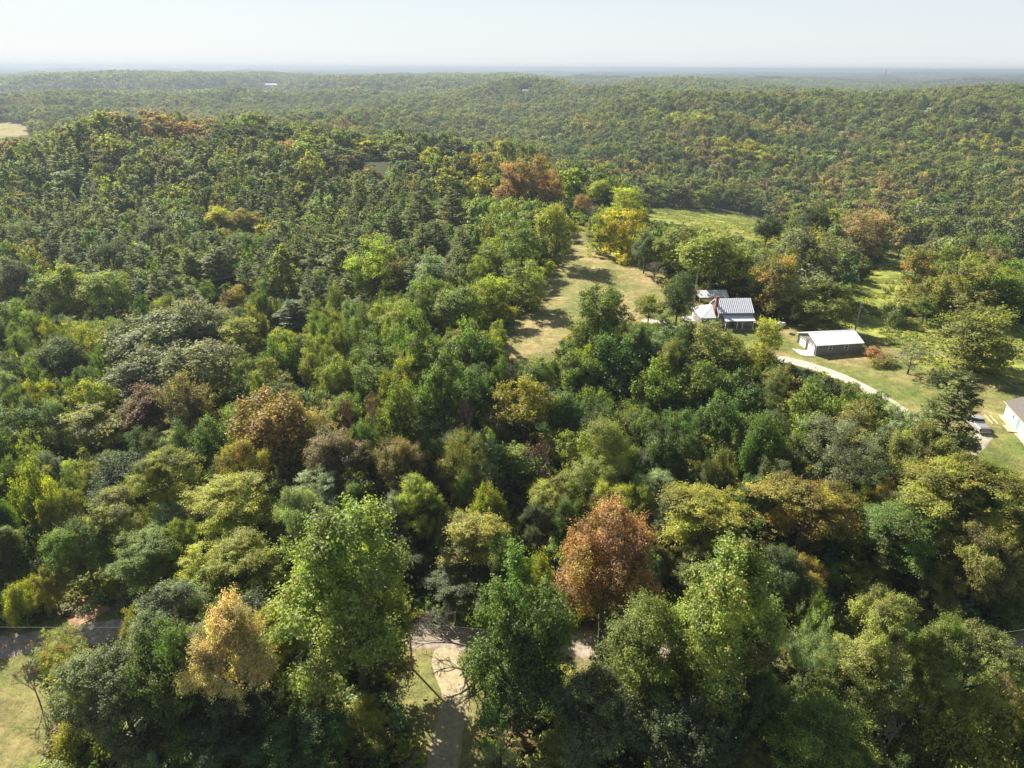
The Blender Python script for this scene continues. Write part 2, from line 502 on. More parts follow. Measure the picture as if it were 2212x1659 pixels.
# ------------------------------------------------------------------ terrain sheet
def build_ground():
    th = np.concatenate([np.arange(-180, -62, 6.0), np.arange(-62, 62.01, 0.25), np.arange(66, 180, 6.0)])
    rr = [6.0]
    while rr[-1] < 16000:
        rr.append(rr[-1] + max(0.7, rr[-1] * (0.009 if rr[-1] < 400 else 0.014)))
    rr = np.array(rr)
    T, Rr = np.meshgrid(R(1) * th, rr)
    X = np.sin(T) * Rr; Y = np.cos(T) * Rr
    Z = height(X, Y)
    nr, nt_ = X.shape
    V = np.concatenate([np.stack([X.ravel(), Y.ravel(), Z.ravel()], 1), [[0, 0, hz(0, 0)]]])
    i = np.arange(nr - 1)[:, None]; j = np.arange(nt_)[None, :]
    j2 = (j + 1) % nt_
    q = np.stack([(i * nt_ + j) + 0 * j, i * nt_ + j2, (i + 1) * nt_ + j2, (i + 1) * nt_ + j], -1).reshape(-1, 4)
    q = q[:, ::-1]
    c0 = nr * nt_
    jj = np.arange(nt_)
    capq = np.stack([np.full(nt_, c0), jj, (jj + 1) % nt_, np.full(nt_, c0)], 1)[:, [0, 2, 1]]
    me = bpy.data.meshes.new('ground')
    allf = q.tolist() + capq.tolist()
    me.from_pydata(V.tolist(), [], allf)
    me.polygons.foreach_set('use_smooth', np.ones(len(allf), bool))
    me.materials.append(GROUND)
    col = np.zeros((len(V), 4)); col[:, 3] = 1
    near = np.hypot(V[:, 0], V[:, 1]) < 520
    x, y = V[near, 0], V[near, 1]
    wob = (vnoise(x / 3, y / 3, 31) - .5) * 3

    def soft(poly, w=2.5):
        return 1 - sstep(0, w, polydist(x, y, poly) + wob)
    lawnv = np.maximum.reduce([soft(yard), soft(lawn_l), soft(lawn_c)])
    col[near, 0] = np.maximum(lawnv, np.maximum(soft(field), soft(field2)))
    col[near, 1] = np.maximum(soft(field, 3) * (0.35 + .65 * sstep(.35, .6, vnoise(x / 14, y / 14, 41))), 0)
    col[near, 1] = np.maximum(col[near, 1], soft(lawn_c, 2) * (.45 + .5 * vnoise(x / 4, y / 4, 47)))
    col[near, 1] = np.maximum(col[near, 1], soft(dryp, 5) * .8); col[near, 0] = np.maximum(col[near, 0], soft(dryp, 5) * .6)
    col[near, 2] = np.maximum.reduce([soft(meadow), soft(meadow2), soft(field2) * .7, soft(field3)])
    rim = 1 - sstep(0, 4, np.minimum(linedist(x, y, road), linedist(x, y, track)) - 2.2 + wob * .4)
    col[near, 1] = np.maximum(col[near, 1], rim * .8)
    farv = ~near
    px, py, dep = proj(V[farv, 0], V[farv, 1], V[farv, 2])
    fl = inpoly(px, py, PX_FARL) & (dep > 0)
    tmp = col[farv]; tmp[fl, 1] = 1; col[farv] = tmp
    a = me.attributes.new('cover', 'FLOAT_COLOR', 'POINT')
    a.data.foreach_set('color', col.astype(np.float32).ravel())
    o = bpy.data.objects.new('ground', me)
    C.objects.link(o)
    o['kind'] = 'structure'
    return o


build_ground()


def strip(name, line, width, mat, off=0.06, across=4, seed=0):
    P = np.array(line)
    # resample to 1 m
    seg = np.hypot(*(P[1:] - P[:-1]).T); s = np.concatenate([[0], np.cumsum(seg)])
    t = np.arange(0, s[-1], 1.0)
    X = np.interp(t, s, P[:, 0]); Y = np.interp(t, s, P[:, 1])
    dx = np.gradient(X); dy = np.gradient(Y); L = np.hypot(dx, dy) + 1e-9
    nx, ny = -dy / L, dx / L
    k = across + 1
    V = []
    for i in range(len(t)):
        for j in range(k):
            u = (j / across - .5)
            w = width * (1 + .22 * (vnoise(t[i] / 2.5, 5 * (j > across / 2), seed + 50) - .5))
            V.append((X[i] + nx[i] * u * w, Y[i] + ny[i] * u * w))
    V = np.array(V)
    edge_ = np.tile(np.abs(np.linspace(-1, 1, k)), len(t))
    Z = height(V[:, 0], V[:, 1]) + off - (off + .12) * np.clip((edge_ - .6) / .4, 0, 1) ** 2
    V = np.concatenate([V, Z[:, None]], 1)
    F = [(i * k + j, i * k + j + 1, (i + 1) * k + j + 1, (i + 1) * k + j) for i in range(len(t) - 1) for j in range(across)]
    F = [f[::-1] for f in F]
    o = link_mesh(name, V, F, mat, None, True)
    at = o.data.attributes.new('lane', 'FLOAT', 'POINT')
    at.data.foreach_set('value', np.tile(np.abs(np.linspace(-1, 1, k)), len(t)).astype(np.float32))
    o['kind'] = 'structure'
    return o


def lane_mat(name, c1, c2, crown, verge, amount=.7):
    # worn wheel lanes, grassy crown and a verge that breaks up at the edges
    m, nt, n, l, b = new_mat(name)
    gp = n.new('ShaderNodeNewGeometry')

    def noise(sc_, det):
        q = n.new('ShaderNodeTexNoise'); q.inputs['Scale'].default_value = sc_; q.inputs['Detail'].default_value = det; q.inputs['Roughness'].default_value = .7
        l.new(gp.outputs['Position'], q.inputs['Vector']); return q.outputs['Fac']
    nf = noise(1.6, 8); nb2 = noise(.5, 4)
    rp = n.new('ShaderNodeValToRGB'); rp.color_ramp.elements[0].position = .36; rp.color_ramp.elements[1].position = .62
    rp.color_ramp.elements[0].color = (*c1, 1); rp.color_ramp.elements[1].color = (*c2, 1); l.new(nf, rp.inputs[0])
    at = n.new('ShaderNodeAttribute'); at.attribute_name = 'lane'

    def band(p0, p1, a0, a1):
        r = n.new('ShaderNodeMapRange'); r.interpolation_type = 'SMOOTHSTEP'
        for k_, v_ in zip(('From Min', 'From Max', 'To Min', 'To Max'), (p0, p1, a0, a1)): r.inputs[k_].default_value = v_
        l.new(at.outputs['Fac'], r.inputs['Value']); return r.outputs[0]

    def thr(f, src, w):
        ad = n.new('ShaderNodeMath'); ad.operation = 'ADD'; l.new(f, ad.inputs[0]); l.new(src, ad.inputs[1])
        r = n.new('ShaderNodeMapRange'); r.inputs['From Min'].default_value = 1.0 - w; r.inputs['From Max'].default_value = 1.0 + w; l.new(ad.outputs[0], r.inputs['Value']); return r.outputs[0]
    cen = thr(band(.0, .32, amount, 0.0), nf, .12); edg = thr(band(.62, 1.0, 0.0, 1.0), nb2, .1)
    c = rp.outputs[0]
    for f, col in ((cen, crown), (edg, verge)):
        x = n.new('ShaderNodeMix'); x.data_type = 'RGBA'; l.new(f, x.inputs['Factor']); l.new(c, x.inputs['A']); x.inputs['B'].default_value = (*col, 1); c = x.outputs['Result']
    l.new(c, b.inputs['Base Color']); b.inputs['Roughness'].default_value = .95; b.inputs['Specular IOR Level'].default_value = .1
    bp = n.new('ShaderNodeBump'); bp.inputs['Strength'].default_value = .4; bp.inputs['Distance'].default_value = .08; l.new(nf, bp.inputs['Height']); l.new(bp.outputs[0], b.inputs['Normal'])
    return m


strip('road', road, 5.4, lane_mat('gravel_road', (.22, .175, .13), (.43, .365, .29), (.25, .21, .12), (.22, .19, .09), .55), 0.075, 10)
strip('dirt_track', track, 4.4, lane_mat('dry_mown_track', (.30, .25, .14), (.46, .385, .25), (.30, .265, .13), (.27, .255, .10), .35), 0.055, 10, seed=3)
strip('driveway', drive, 3.7, lane_mat('gravel_drive', (.34, .30, .24), (.54, .49, .42), (.33, .29, .18), (.19, .20, .065), .5), 0.06, 10, seed=5)
strip('parking_spur', spur, 3.4, lane_mat('gravel_spur', (.25, .22, .15), (.47, .42, .34), (.33, .29, .18), (.19, .20, .065), .6), 0.085, 10, seed=8)


# ================================================================== buildings and yard things
def window(parent, o, u, w, h, up=(0, 0, 1), label=None, mull=True):
    """double-hung window: o = lower left corner on the wall (already 3 mm proud), u = unit vector along the wall"""
    o = Vector(o); u = Vector(u); up = Vector(up); n = u.cross(up)
    f = MB(); fw = .09
    for a0, a1, b0, b1 in ((0, w, 0, fw), (0, w, h - fw, h), (0, fw, fw, h - fw), (w - fw, w, fw, h - fw)) + (((fw, w - fw, h / 2 - .04, h / 2 + .04),) if mull else ()):
        f.slab([o + u * a0 + up * b0 + n * .05, o + u * a1 + up * b0 + n * .05, o + u * a1 + up * b1 + n * .05, o + u * a0 + up * b1 + n * .05], .05)
    fr = f.build('window', WHITE, parent)
    g = MB()
    g.slab([o + u * fw + up * fw + n * .015, o + u * (w - fw) + up * fw + n * .015, o + u * (w - fw) + up * (h - fw) + n * .015, o + u * fw + up * (h - fw) + n * .015], .012)
    g.build('pane', GLASS, fr)
    return fr


def gable_prism(mb, x0, x1, y0, y1, zb, ze, zr, axis='x'):
    """walls with two gables; ridge along the axis"""
    if axis == 'x':
        ym = (y0 + y1) / 2
        vs = [(x0, y0, zb), (x1, y0, zb), (x1, y1, zb), (x0, y1, zb), (x0, y0, ze), (x1, y0, ze), (x1, y1, ze), (x0, y1, ze), (x0, ym, zr), (x1, ym, zr)]
        fs = [(0, 1, 5, 4), (2, 3, 7, 6), (1, 2, 6, 9, 5), (3, 0, 4, 8, 7), (4, 5, 9, 8), (6, 7, 8, 9), (0, 3, 2, 1)]
    else:
        xm = (x0 + x1) / 2
        vs = [(x0, y0, zb), (x1, y0, zb), (x1, y1, zb), (x0, y1, zb), (x0, y0, ze), (x1, y0, ze), (x1, y1, ze), (x0, y1, ze), (xm, y0, zr), (xm, y1, zr)]
        fs = [(0, 1, 5, 8, 4), (2, 3, 7, 9, 6), (1, 2, 6, 5), (3, 0, 4, 7), (5, 6, 9, 8), (7, 4, 8, 9), (0, 3, 2, 1)]
    mb.add(vs, fs)


def lap_lines(mb, p0, p1, zb, zt, n, step=.2):
    """thin clapboard shadow laps along a wall from p0 to p1 (xy), n outward"""
    p0 = Vector((*p0, 0)); p1 = Vector((*p1, 0)); n = Vector((*n, 0))
    z = zb + step
    while z < zt:
        a = p0 + n * .004 + Vector((0, 0, z)); b = p1 + n * .004 + Vector((0, 0, z))
        mb.slab([a + n * .018, b + n * .018, b + n * .002 + Vector((0, 0, step * .5)), a + n * .002 + Vector((0, 0, step * .5))], .006)
        z += step


# ---- garage
gx, gy = hit(2039 / 2560 * 2212, 889.5 / 2560 * 2212)
gz = hz(gx, gy)
gar = thing('garage', 'grey garage with white ribbed metal roof and two white garage doors', 'garage', (gx, gy, gz), R(9.3))
GL, GW, GE, GR = 10.5, 7.5, 2.55, 3.95
m = MB(); gable_prism(m, 0, GL, 0, GW, -.9, GE, GR - .08); m.build('wall', SIDING, gar)
ys = GR - GE
m = MB()
ov = .35
sl = (GR - GE) / (GW / 2)
e0 = GE - ov * sl + .06
zr = GR + .06
m.slab([(-ov, -ov, e0), (GL + ov, -ov, e0), (GL + ov, GW / 2, zr), (-ov, GW / 2, zr)], .1)
m.slab([(GL + ov, GW + ov, e0), (-ov, GW + ov, e0), (-ov, GW / 2, zr), (GL + ov, GW / 2, zr)], .1)
ribs(m, (-ov + .08, -ov, e0), (GL + ov - .08, -ov, e0), (GL + ov - .08, GW / 2, zr), (-ov + .08, GW / 2, zr), .46, .17, .1)
ribs(m, (GL + ov - .05, GW + ov, e0), (-ov + .05, GW + ov, e0), (-ov + .05, GW / 2, zr), (GL + ov - .05, GW / 2, zr), .34, .09, .06)
roof = m.build('roof', METAL, gar)
m = MB(); m.slab([(-ov, GW / 2 - .22, zr - .01), (GL + ov, GW / 2 - .22, zr - .01), (GL + ov, GW / 2, zr + .09), (-ov, GW / 2, zr + .09)], .02)
m.slab([(GL + ov, GW / 2 + .22, zr - .01), (-ov, GW / 2 + .22, zr - .01), (-ov, GW / 2, zr + .09), (GL + ov, GW / 2, zr + .09)], .02)
m.build('ridge_cap', METAL, roof)
for k, y0 in enumerate((.75, 4.15)):
    m = MB(); m.slab([(-.03, y0 + 2.6, .02), (-.03, y0, .02), (-.03, y0, 2.15), (-.03, y0 + 2.6, 2.15)], .05)
    for z in (.5, 1.02, 1.54):
        m.slab([(-.042, y0 + 2.56, z), (-.042, y0 + .04, z), (-.042, y0 + .04, z + .03), (-.042, y0 + 2.56, z + .03)], .012)
    d = m.build('garage_door', WHITE, gar)
    for i in range(4):
        m = MB(); a = y0 + .18 + i * .61
        m.slab([(-.045, a + .4, 1.68), (-.045, a, 1.68), (-.045, a, 1.95), (-.045, a + .4, 1.95)], .012)
        m.build('pane', GLASS, d)
    m = MB()
    for a, b in ((y0 - .14, y0), (y0 + 2.6, y0 + 2.74)):
        m.slab([(-.09, b, 0), (-.09, a, 0), (-.09, a, 2.29), (-.09, b, 2.29)], .09)
    m.slab([(-.09, y0 + 2.6, 2.15), (-.09, y0, 2.15), (-.09, y0, 2.29), (-.09, y0 + 2.6, 2.29)], .09)
    m.build('door_frame', TRIM, gar)
for y0 in (0, 3.57, 7.32):
    m = MB(); m.box(-.12, 0, y0, y0 + .18, -.1, 2.5); m.build('corner_trim', TRIM, gar)
for x0 in (2.7, 6.5):
    window(gar, (x0, -.003, .95), (1, 0, 0), .95, 1.25)
m = MB(); lap_lines(m, (0, 0), (GL, 0), -.2, 2.4, (0, -1)); m.build('siding', SIDING, gar)
ap = [hit(x / 2560 * 2212, y / 2560 * 2212) for x, y in ((1964, 859.5), (2003, 888), (2016, 891.5), (2038, 890), (1991.7, 858.7))]
m = MB(); m.slab([(x, y, gz + .05) for x, y in ap], .45)
tag(m.build('concrete_apron', CONCRETE), 'pale concrete apron in front of the white garage doors', 'concrete slab')

# ---- farmhouse
hx, hy = hit(1793 / 2560 * 2212, 818 / 2560 * 2212)
hzz = hz(hx, hy)
ho = thing('farmhouse', 'grey farmhouse with ribbed metal roofs, a low wing and red brick chimney', 'house', (hx, hy, hzz), R(3.0))
W, D, E, RG = 8.1, 6.6, 3.75, 6.05
m = MB(); gable_prism(m, 0, W, 0, D, -1.2, E, RG - .08); m.build('wall', SIDING, ho)
m = MB(); ov = .3; sl = (RG - E) / (D / 2); e0 = E - ov * sl + .06; zr = RG + .06
m.slab([(-ov, -ov, e0), (W + ov, -ov, e0), (W + ov, D / 2, zr), (-ov, D / 2, zr)], .1)
m.slab([(W + ov, D + ov, e0), (-ov, D + ov, e0), (-ov, D / 2, zr), (W + ov, D / 2, zr)], .1)
ribs(m, (-ov + .05, -ov, e0), (W + ov - .05, -ov, e0), (W + ov - .05, D / 2, zr), (-ov + .05, D / 2, zr), .46, .17, .1)
ribs(m, (W + ov - .05, D + ov, e0), (-ov + .05, D + ov, e0), (-ov + .05, D / 2, zr), (W + ov - .05, D / 2, zr), .36, .09, .06)
m.build('roof', METAL, ho)
# porch
m = MB()
m.slab([(1.0, -2.15, 2.25), (W + .1, -2.15, 2.25), (W + .1, -.02, 2.95), (1.0, -.02, 2.95)], .09)
ribs(m, (1.05, -2.15, 2.25), (W + .05, -2.15, 2.25), (W + .05, -.02, 2.95), (1.05, -.02, 2.95), .36, .09, .06)
m.build('porch_roof', METAL, ho)
m = MB(); m.box(1.1, W, -2.0, -.01, -1.1, .22); m.build('porch_floor', WOOD, ho)
for x in (1.25, 4.0, 5.3, 7.85):
    m = MB(); m.box(x - .07, x + .07, -1.98, -1.84, .22, 2.22); m.build('porch_post', WHITE, ho)
m = MB(); m.slab([(3.1, -.03, .24), (4.0, -.03, .24), (4.0, -.03, 2.2), (3.1, -.03, 2.2)], .027); m.build('door', noise_mat('red_door', (.13, .04, .03), (.18, .055, .04), 4), ho)
window(ho, (5.6, -.003, .95), (1, 0, 0), .9, 1.2)
window(ho, (1.6, -.003, .95), (1, 0, 0), .9, 1.2)
m = MB(); m.box(-.08, 0.0, -.08, .06, -.5, E - .1); m.build('corner_trim', WHITE, ho)
m = MB(); m.box(W, W + .08, -.08, .06, -.5, E - .1); m.build('corner_trim', WHITE, ho)
# chimney against the left gable
m = MB(); m.box(-.62, -.02, 1.1, 2.1, -1, 2.6)
m.add([(-.62, 1.1, 2.6), (-.02, 1.1, 2.6), (-.02, 2.1, 2.6), (-.62, 2.1, 2.6), (-.56, 1.3, 3.2), (-.02, 1.3, 3.2), (-.02, 1.9, 3.2), (-.56, 1.9, 3.2)],
      [(0, 1, 5, 4), (1, 2, 6, 5), (2, 3, 7, 6), (3, 0, 4, 7)])
m.box(-.56, .02, 1.3, 1.9, 3.2, 6.9); m.box(-.62, .08, 1.24, 1.96, 6.9, 7.15)
m.build('chimney', BRICKM, ho)
# hip roofed wing to the left
WX0, WX1, WY0, WY1, WE, WP = -4.0, -.64, 0.0, 7.6, 2.5, 4.35
m = MB(); m.box(WX0, -.003, WY0 + .003, WY1, -1.2, WE); m.build('wing_wall', SIDING, ho)
o_ = .35
A = (WX0 - o_, WY0 - o_, WE - .05); B_ = (-.66, WY0 - o_, WE - .05); Cc = (-.66, WY1 + o_, WE - .05); Dd = (WX0 - o_, WY1 + o_, WE - .05)
ap1 = (-.66, 3.3, WP); ap2 = (-.66, 4.5, WP)
m = MB(); m.slab([A, B_, ap1], .08); m.slab([Dd, A, ap1, ap2], .08); m.slab([Cc, Dd, ap2], .08)
ribs(m, Dd, A, ap1, ap2, .4, .05, .03)
m.build('wing_roof', METAL, ho)
window(ho, (-2.6, .0, .95), (1, 0, 0), .95, 1.2)
window(ho, (WX0 - .003, 3.0, 1.2), (0, -1, 0), .7, .8, mull=False)
window(ho, (WX0 - .003, 5.4, 1.2), (0, -1, 0), .7, .8, mull=False)
m = MB(); m.slab([(WX0 - .04, 7.2, -.05), (WX0 - .04, 6.3, -.05), (WX0 - .04, 6.3, 2.0), (WX0 - .04, 7.2, 2.0)], .037); m.build('side_door', WHITE, ho)
m = MB(); m.box(WX0 - 2.4, WX0 - .02, 4.6, 8.0, -.6, .06); m.build('side_patio', CONCRETE, ho)

# ---- open timber shelter behind the house
sx, sy = hit(1748 / 2560 * 2212, 764 / 2560 * 2212)
sh = thing('picnic_shelter', 'open timber shelter with ribbed metal gable roof behind the farmhouse', 'shelter', (sx, sy, hz(sx, sy)), R(3))
SW, SD, SE, SR = 7.2, 4.4, 2.3, 3.5
m = MB(); ov = .3; e0 = SE - .05
m.slab([(-ov, -ov, e0), (SW + ov, -ov, e0), (SW + ov, SD / 2, SR), (-ov, SD / 2, SR)], .08)
m.slab([(SW + ov, SD + ov, e0), (-ov, SD + ov, e0), (-ov, SD / 2, SR), (SW + ov, SD / 2, SR)], .08)
ribs(m, (-ov + .05, -ov, e0), (SW + ov - .05, -ov, e0), (SW + ov - .05, SD / 2, SR), (-ov + .05, SD / 2, SR), .36, .08, .05)
m.build('roof', METAL, sh)
for x in (0, SW / 2, SW):
    for y in (0, SD):
        m = MB(); m.box(x - .1, x + .1, y - .1, y + .1, -.5, 2.1); m.build('post', ORANGEWOOD, sh)
m = MB()
for y in (0, SD):
    m.box(-.1, SW + .1, y - .08, y + .08, 2.1, 2.26)
m.box(-.08, .08, .09, SD - .09, 2.1, 2.25); m.box(SW - .08, SW + .08, .09, SD - .09, 2.1, 2.25)
m.slab([(-.06, .8, 2.1), (-.06, .09, 1.4), (-.06, .09, 1.6), (-.06, .6, 2.1)], .1)
m.build('beam', ORANGEWOOD, sh)

# ---- lattice antenna mast
ax, ay = hit(1734 / 2560 * 2212, 762 / 2560 * 2212)
an = thing('antenna_mast', 'thin grey lattice antenna mast beside the timber shelter', 'antenna mast', (ax, ay, hz(ax, ay)), R(10))
AH = 8.6
m = MB(); legs = [(.22, 0), (-.11, .19), (-.11, -.19)]
for x, y in legs:
    m.tube([(x, y, -.3), (x * .8, y * .8, AH)], [.035, .03], 5)
for i in range(14):
    z = .3 + i * .6
    for a in range(3):
        p, q = legs[a], legs[(a + 1) % 3]
        m.tube([(*p, z), (*q, z + .6)], [.018, .018], 4)
m.build('lattice', STEEL, an)
m = MB(); m.tube([(0, 0, AH), (0, 0, AH + .6)], [.03, .03], 5); m.tube([(-.9, 0, AH + .5), (.9, 0, AH + .5)], [.02, .02], 4)
for x in np.linspace(-.8, .8, 7):
    m.tube([(x, -.45, AH + .5), (x, .45, AH + .5)], [.013, .013], 4)
m.build('aerial', STEEL, an)

# ---- propane tank
tx, ty = hit(1948 / 2560 * 2212, 818.5 / 2560 * 2212)
pt = thing('propane_tank', 'white horizontal propane tank on the lawn right of the farmhouse', 'propane tank', (tx, ty, hz(tx, ty)), R(8))
m = MB(); L_ = 1.55; r_ = .5; zc = .78
prof = [(-L_, .05), (-L_ + .05, .22), (-L_ + .16, .38), (-L_ + .32, .47), (-L_ + .5, .5), (L_ - .5, .5), (L_ - .32, .47), (L_ - .16, .38), (L_ - .05, .22), (L_, .05)]
m.tube([(x, 0, zc) for x, _ in prof], [r for _, r in prof], 16)
m.build('shell', WHITE, pt, True)
m = MB(); m.tube([(0, 0, zc + .48), (0, 0, zc + .66)], [.16, .16], 12); m.build('valve_dome', WHITE, pt)
for x in (-.85, .85):
    m = MB(); m.box(x - .1, x + .1, -.42, .42, -.2, .36); m.build('support_foot', CONCRETE, pt)

# ---- utility poles
def pole(px, py, H, label, mat, lean=(0, 0), arm=True, r=.15, group=None, transformer=False):
    x, y = hit(px / 2560 * 2212, py / 2560 * 2212)
    z = hz(x, y)
    t = thing('utility_pole', label, 'utility pole', (x, y, z), R(8), group)
    m = MB(); m.tube([(0, 0, -.4), (lean[0] * .5, lean[1] * .5, H * .5), (lean[0], lean[1], H)], [r, r * .85, r * .7], 10)
    m.build('pole_shaft', mat, t)
    if arm:
        m = MB(); m.box(lean[0] - .5, lean[0] + .5, lean[1] - .16, lean[1] - .1, H - .75, H - .63); m.build('crossarm', WOOD, t)
        for s in (-.42, .42):
            m = MB(); m.tube([(lean[0] + s, lean[1] - .13, H - .63), (lean[0] + s, lean[1] - .13, H - .55), (lean[0] + s, lean[1] - .13, H - .45)], [.05, .07, .03], 8); m.build('insulator', WHITE, t)
    m = MB(); m.tube([(lean[0], lean[1], H), (lean[0], lean[1], H + .1), (lean[0], lean[1], H + .2)], [.05, .07, .03], 8); m.build('insulator', WHITE, t)
    return x + lean[0], y + lean[1], z + H + .15, t


pg = pole(2137, 830, 7.2, 'weathered grey utility pole behind the grey garage', noise_mat('grey_pole', (.44, .41, .36), (.56, .52, .46), 5), arm=False, r=.2)
m = MB(); m.tube([(.28, -.1, 5.9), (.28, -.1, 6.5)], [.17, .17], 10); m.build('transformer', STEEL, pg[3])
m = MB(); m.tube([(0, 0, 6.2), (.5, -.3, 6.35)], [.03, .03], 5); m.tube([(.5, -.3, 6.2), (.5, -.3, 6.4)], [.12, .1], 8); m.build('yard_lamp', STEEL, pg[3])
p1 = pole(1031, 1672, 8.0, 'orange-brown utility pole beside the mown dirt track, casting a long shadow', ORANGEWOOD, arm=False)
p2 = pole(1425, 1905, 8.6, 'dark weathered pole standing among foreground trees below the rust-brown tree', noise_mat('old_pole', (.11, .09, .075), (.20, .17, .14), 5), arm=False)
p3 = pole(2070, 1760, 8.0, 'grey utility pole leaning right among the feathery green roadside trees', noise_mat('leaning_pole', (.30, .26, .22), (.42, .37, .31), 5), lean=(1.6, .4), arm=False)


def wire(name, a, b, label, sag=.8, r=.022):
    a = Vector(a); b = Vector(b); pts = []
    for i in range(25):
        t = i / 24
        p = a.lerp(b, t); p.z -= sag * 4 * t * (1 - t); pts.append(p)
    m = MB(); m.tube(pts, [r] * 25, 5)
    return tag(m.build(name, noise_mat('wire', (.16, .16, .16), (.24, .24, .24), 3, .6)), label, 'power line')


lx, ly = hit(-420, 1445)
wire('power_line', (lx, ly, hz(lx, ly) + 8.2), p1[:3], 'power line over the road leading left from the orange-brown pole')
rx_, ry_ = hit(2700, 1385)
wire('power_line', p1[:3], p3[:3], 'power line from the orange-brown pole to the leaning grey pole', .6)
wire('power_line', p3[:3], (rx_, ry_, hz(rx_, ry_) + 9.0), 'power line from the leaning grey pole to the right edge', .8)

# ---- little things in the yard
bx, by = hit(1957 / 2560 * 2212, 914 / 2560 * 2212)
mbx = thing('mailbox', 'small dark mailbox on a post at the gravel driveway edge', 'mailbox', (bx, by, hz(bx, by)), R(-30))
m = MB(); m.box(-.07, .07, -.07, .07, -.3, 1.15); m.build('post', WOOD, mbx)
m = MB(); pr = [(math.cos(a) * .14, math.sin(a) * .14) for a in np.linspace(0, math.pi, 8)]
ring = [(x, 1.35 + z) for x, z in pr] + [(-.14, 1.15), (.14, 1.15)]
vs = [(x, -.32, z) for x, z in ring] + [(x, .32, z) for x, z in ring]; n_ = len(ring)
m.add(vs, [tuple(range(n_))[::-1], tuple(range(n_, 2 * n_))] + [(i, (i + 1) % n_, (i + 1) % n_ + n_, i + n_) for i in range(n_)])
m.build('box', TRIM, mbx)

fx, fy = hit(1980 / 2560 * 2212, 836 / 2560 * 2212); fz = hz(fx, fy)
m = MB()
for i in range(14):
    a = 2 * math.pi * i / 14
    c, s = math.cos(a), math.sin(a)
    m.tube([(fx + c * .55, fy + s * .55, fz - .1), (fx + c * .53, fy + s * .53, fz + .12), (fx + c * .5, fy + s * .5, fz + .2)], [.16, .15, .08], 6)
for i in range(9):
    a = random.uniform(0, 6.28); c, s = math.cos(a) * .35, math.sin(a) * .35
    m.tube([(fx - c, fy - s, fz + .1), (fx + c * .8, fy + s * .8, fz + .22)], [.05, .04], 5)
tag(m.build('fire_pit', noise_mat('charred_stone', (.05, .035, .025), (.15, .11, .08), 4)), 'small dark fire pit in the lawn left of the garage', 'fire pit')

wx, wy = hit(2343 / 2560 * 2212, 1024 / 2560 * 2212); wz = hz(wx, wy)
m = MB(); m.tube([(wx, wy, wz - .05), (wx, wy, wz + .16), (wx, wy, wz + .3), (wx, wy, wz + .36)], [.55, .55, .42, .1], 18)
tag(m.build('well_cover', WHITE, None, True), 'round white well cover on the lawn beside the pine', 'well cover')

ux, uy = hit(2556 / 2560 * 2212, 991 / 2560 * 2212); uz = hz(ux, uy)
m = MB(); m.tube([(ux, uy, uz - .1), (ux, uy, uz + .3), (ux + .1, uy, uz + .55), (ux + .35, uy, uz + .55)], [.08, .08, .08, .07], 8)
tag(m.build('vent_pipe', DARK, None, True), 'small dark bent pipe in dry grass behind the white building', 'pipe')

# ---- white building at the right edge
qx, qy = hit(2508.5 / 2560 * 2212, 1039 / 2560 * 2212)
qx2, qy2 = hit(2560 / 2560 * 2212, 1101 / 2560 * 2212)
qz = hz(qx, qy)
ang = math.atan2(qy2 - qy, qx2 - qx)          # the long wall runs along local +x, the building lies on its left (+y)
wb = thing('white_building', 'long white outbuilding with brown shingle roof at the right edge', 'building', (qx, qy, qz), ang)
BL, BW, BE, BR = 16.0, 7.0, 2.75, 4.3
m = MB(); gable_prism(m, 0, BL, 0, BW, -1, BE, BR - .1); m.build('wall', WHITE, wb)
m = MB(); ov = .45; sl = (BR - BE) / (BW / 2); e0 = BE - ov * sl + .04
m.slab([(-ov, -ov, e0), (BL + ov, -ov, e0), (BL + ov, BW / 2, BR), (-ov, BW / 2, BR)], .12)
m.slab([(BL + ov, BW + ov, e0), (-ov, BW + ov, e0), (-ov, BW / 2, BR), (BL + ov, BW / 2, BR)], .12)
m.build('roof', SHINGLE, wb)
m = MB(); m.slab([(-ov, -ov - .02, e0 - .14), (BL + ov, -ov - .02, e0 - .14), (BL + ov, -ov - .02, e0), (-ov, -ov - .02, e0)], .03); m.build('fascia', NEWWOOD, wb)
m = MB(); m.slab([(5.0, -.04, .05), (5.95, -.04, .05), (5.95, -.04, 2.1), (5.0, -.04, 2.1)], .037); dd = m.build('door', noise_mat('green_door', (.16, .30, .24), (.20, .36, .30), 3), wb)
window(wb, (3.2, -.003, 1.1), (1, 0, 0), .6, .9, mull=False)
m = MB(); m.box(-.08, .0, -.03, .08, -.5, BE - .15); m.build('corner_trim', TRIM, wb)
m = MB()
for i in range(7):
    m.box(4.3, 6.6, -1.6 + i * .225, -1.6 + i * .225 + .2, .12, .17)
m.box(4.35, 4.45, -1.55, -.05, -.2, .115); m.box(6.45, 6.55, -1.55, -.05, -.2, .115)
rw = wb.matrix_basis
o = m.build('wooden_step', NEWWOOD); o.location = wb.location; o.rotation_euler = wb.rotation_euler
tag(o, 'pale new timber step in front of the green door', 'step')
for k, (x0, x1, y, lab) in enumerate(((0.0, 4.0, -.75, 'long pale board walk along the white wall, upper piece'), (6.9, 12.0, -.75, 'pale board walk along the white wall, lower piece by the photo edge'))):
    m = MB()
    for i in range(3):
        m.box(x0, x1, y + i * .2, y + i * .2 + .18, .03, .09)
    for x in np.arange(x0 + .3, x1, 1.2):
        m.box(x, x + .1, y + .02, y + .56, -.2, .028)
    o = m.build('board_walk', NEWWOOD); o.location = wb.location; o.rotation_euler = wb.rotation_euler
    tag(o, lab, 'board walk')
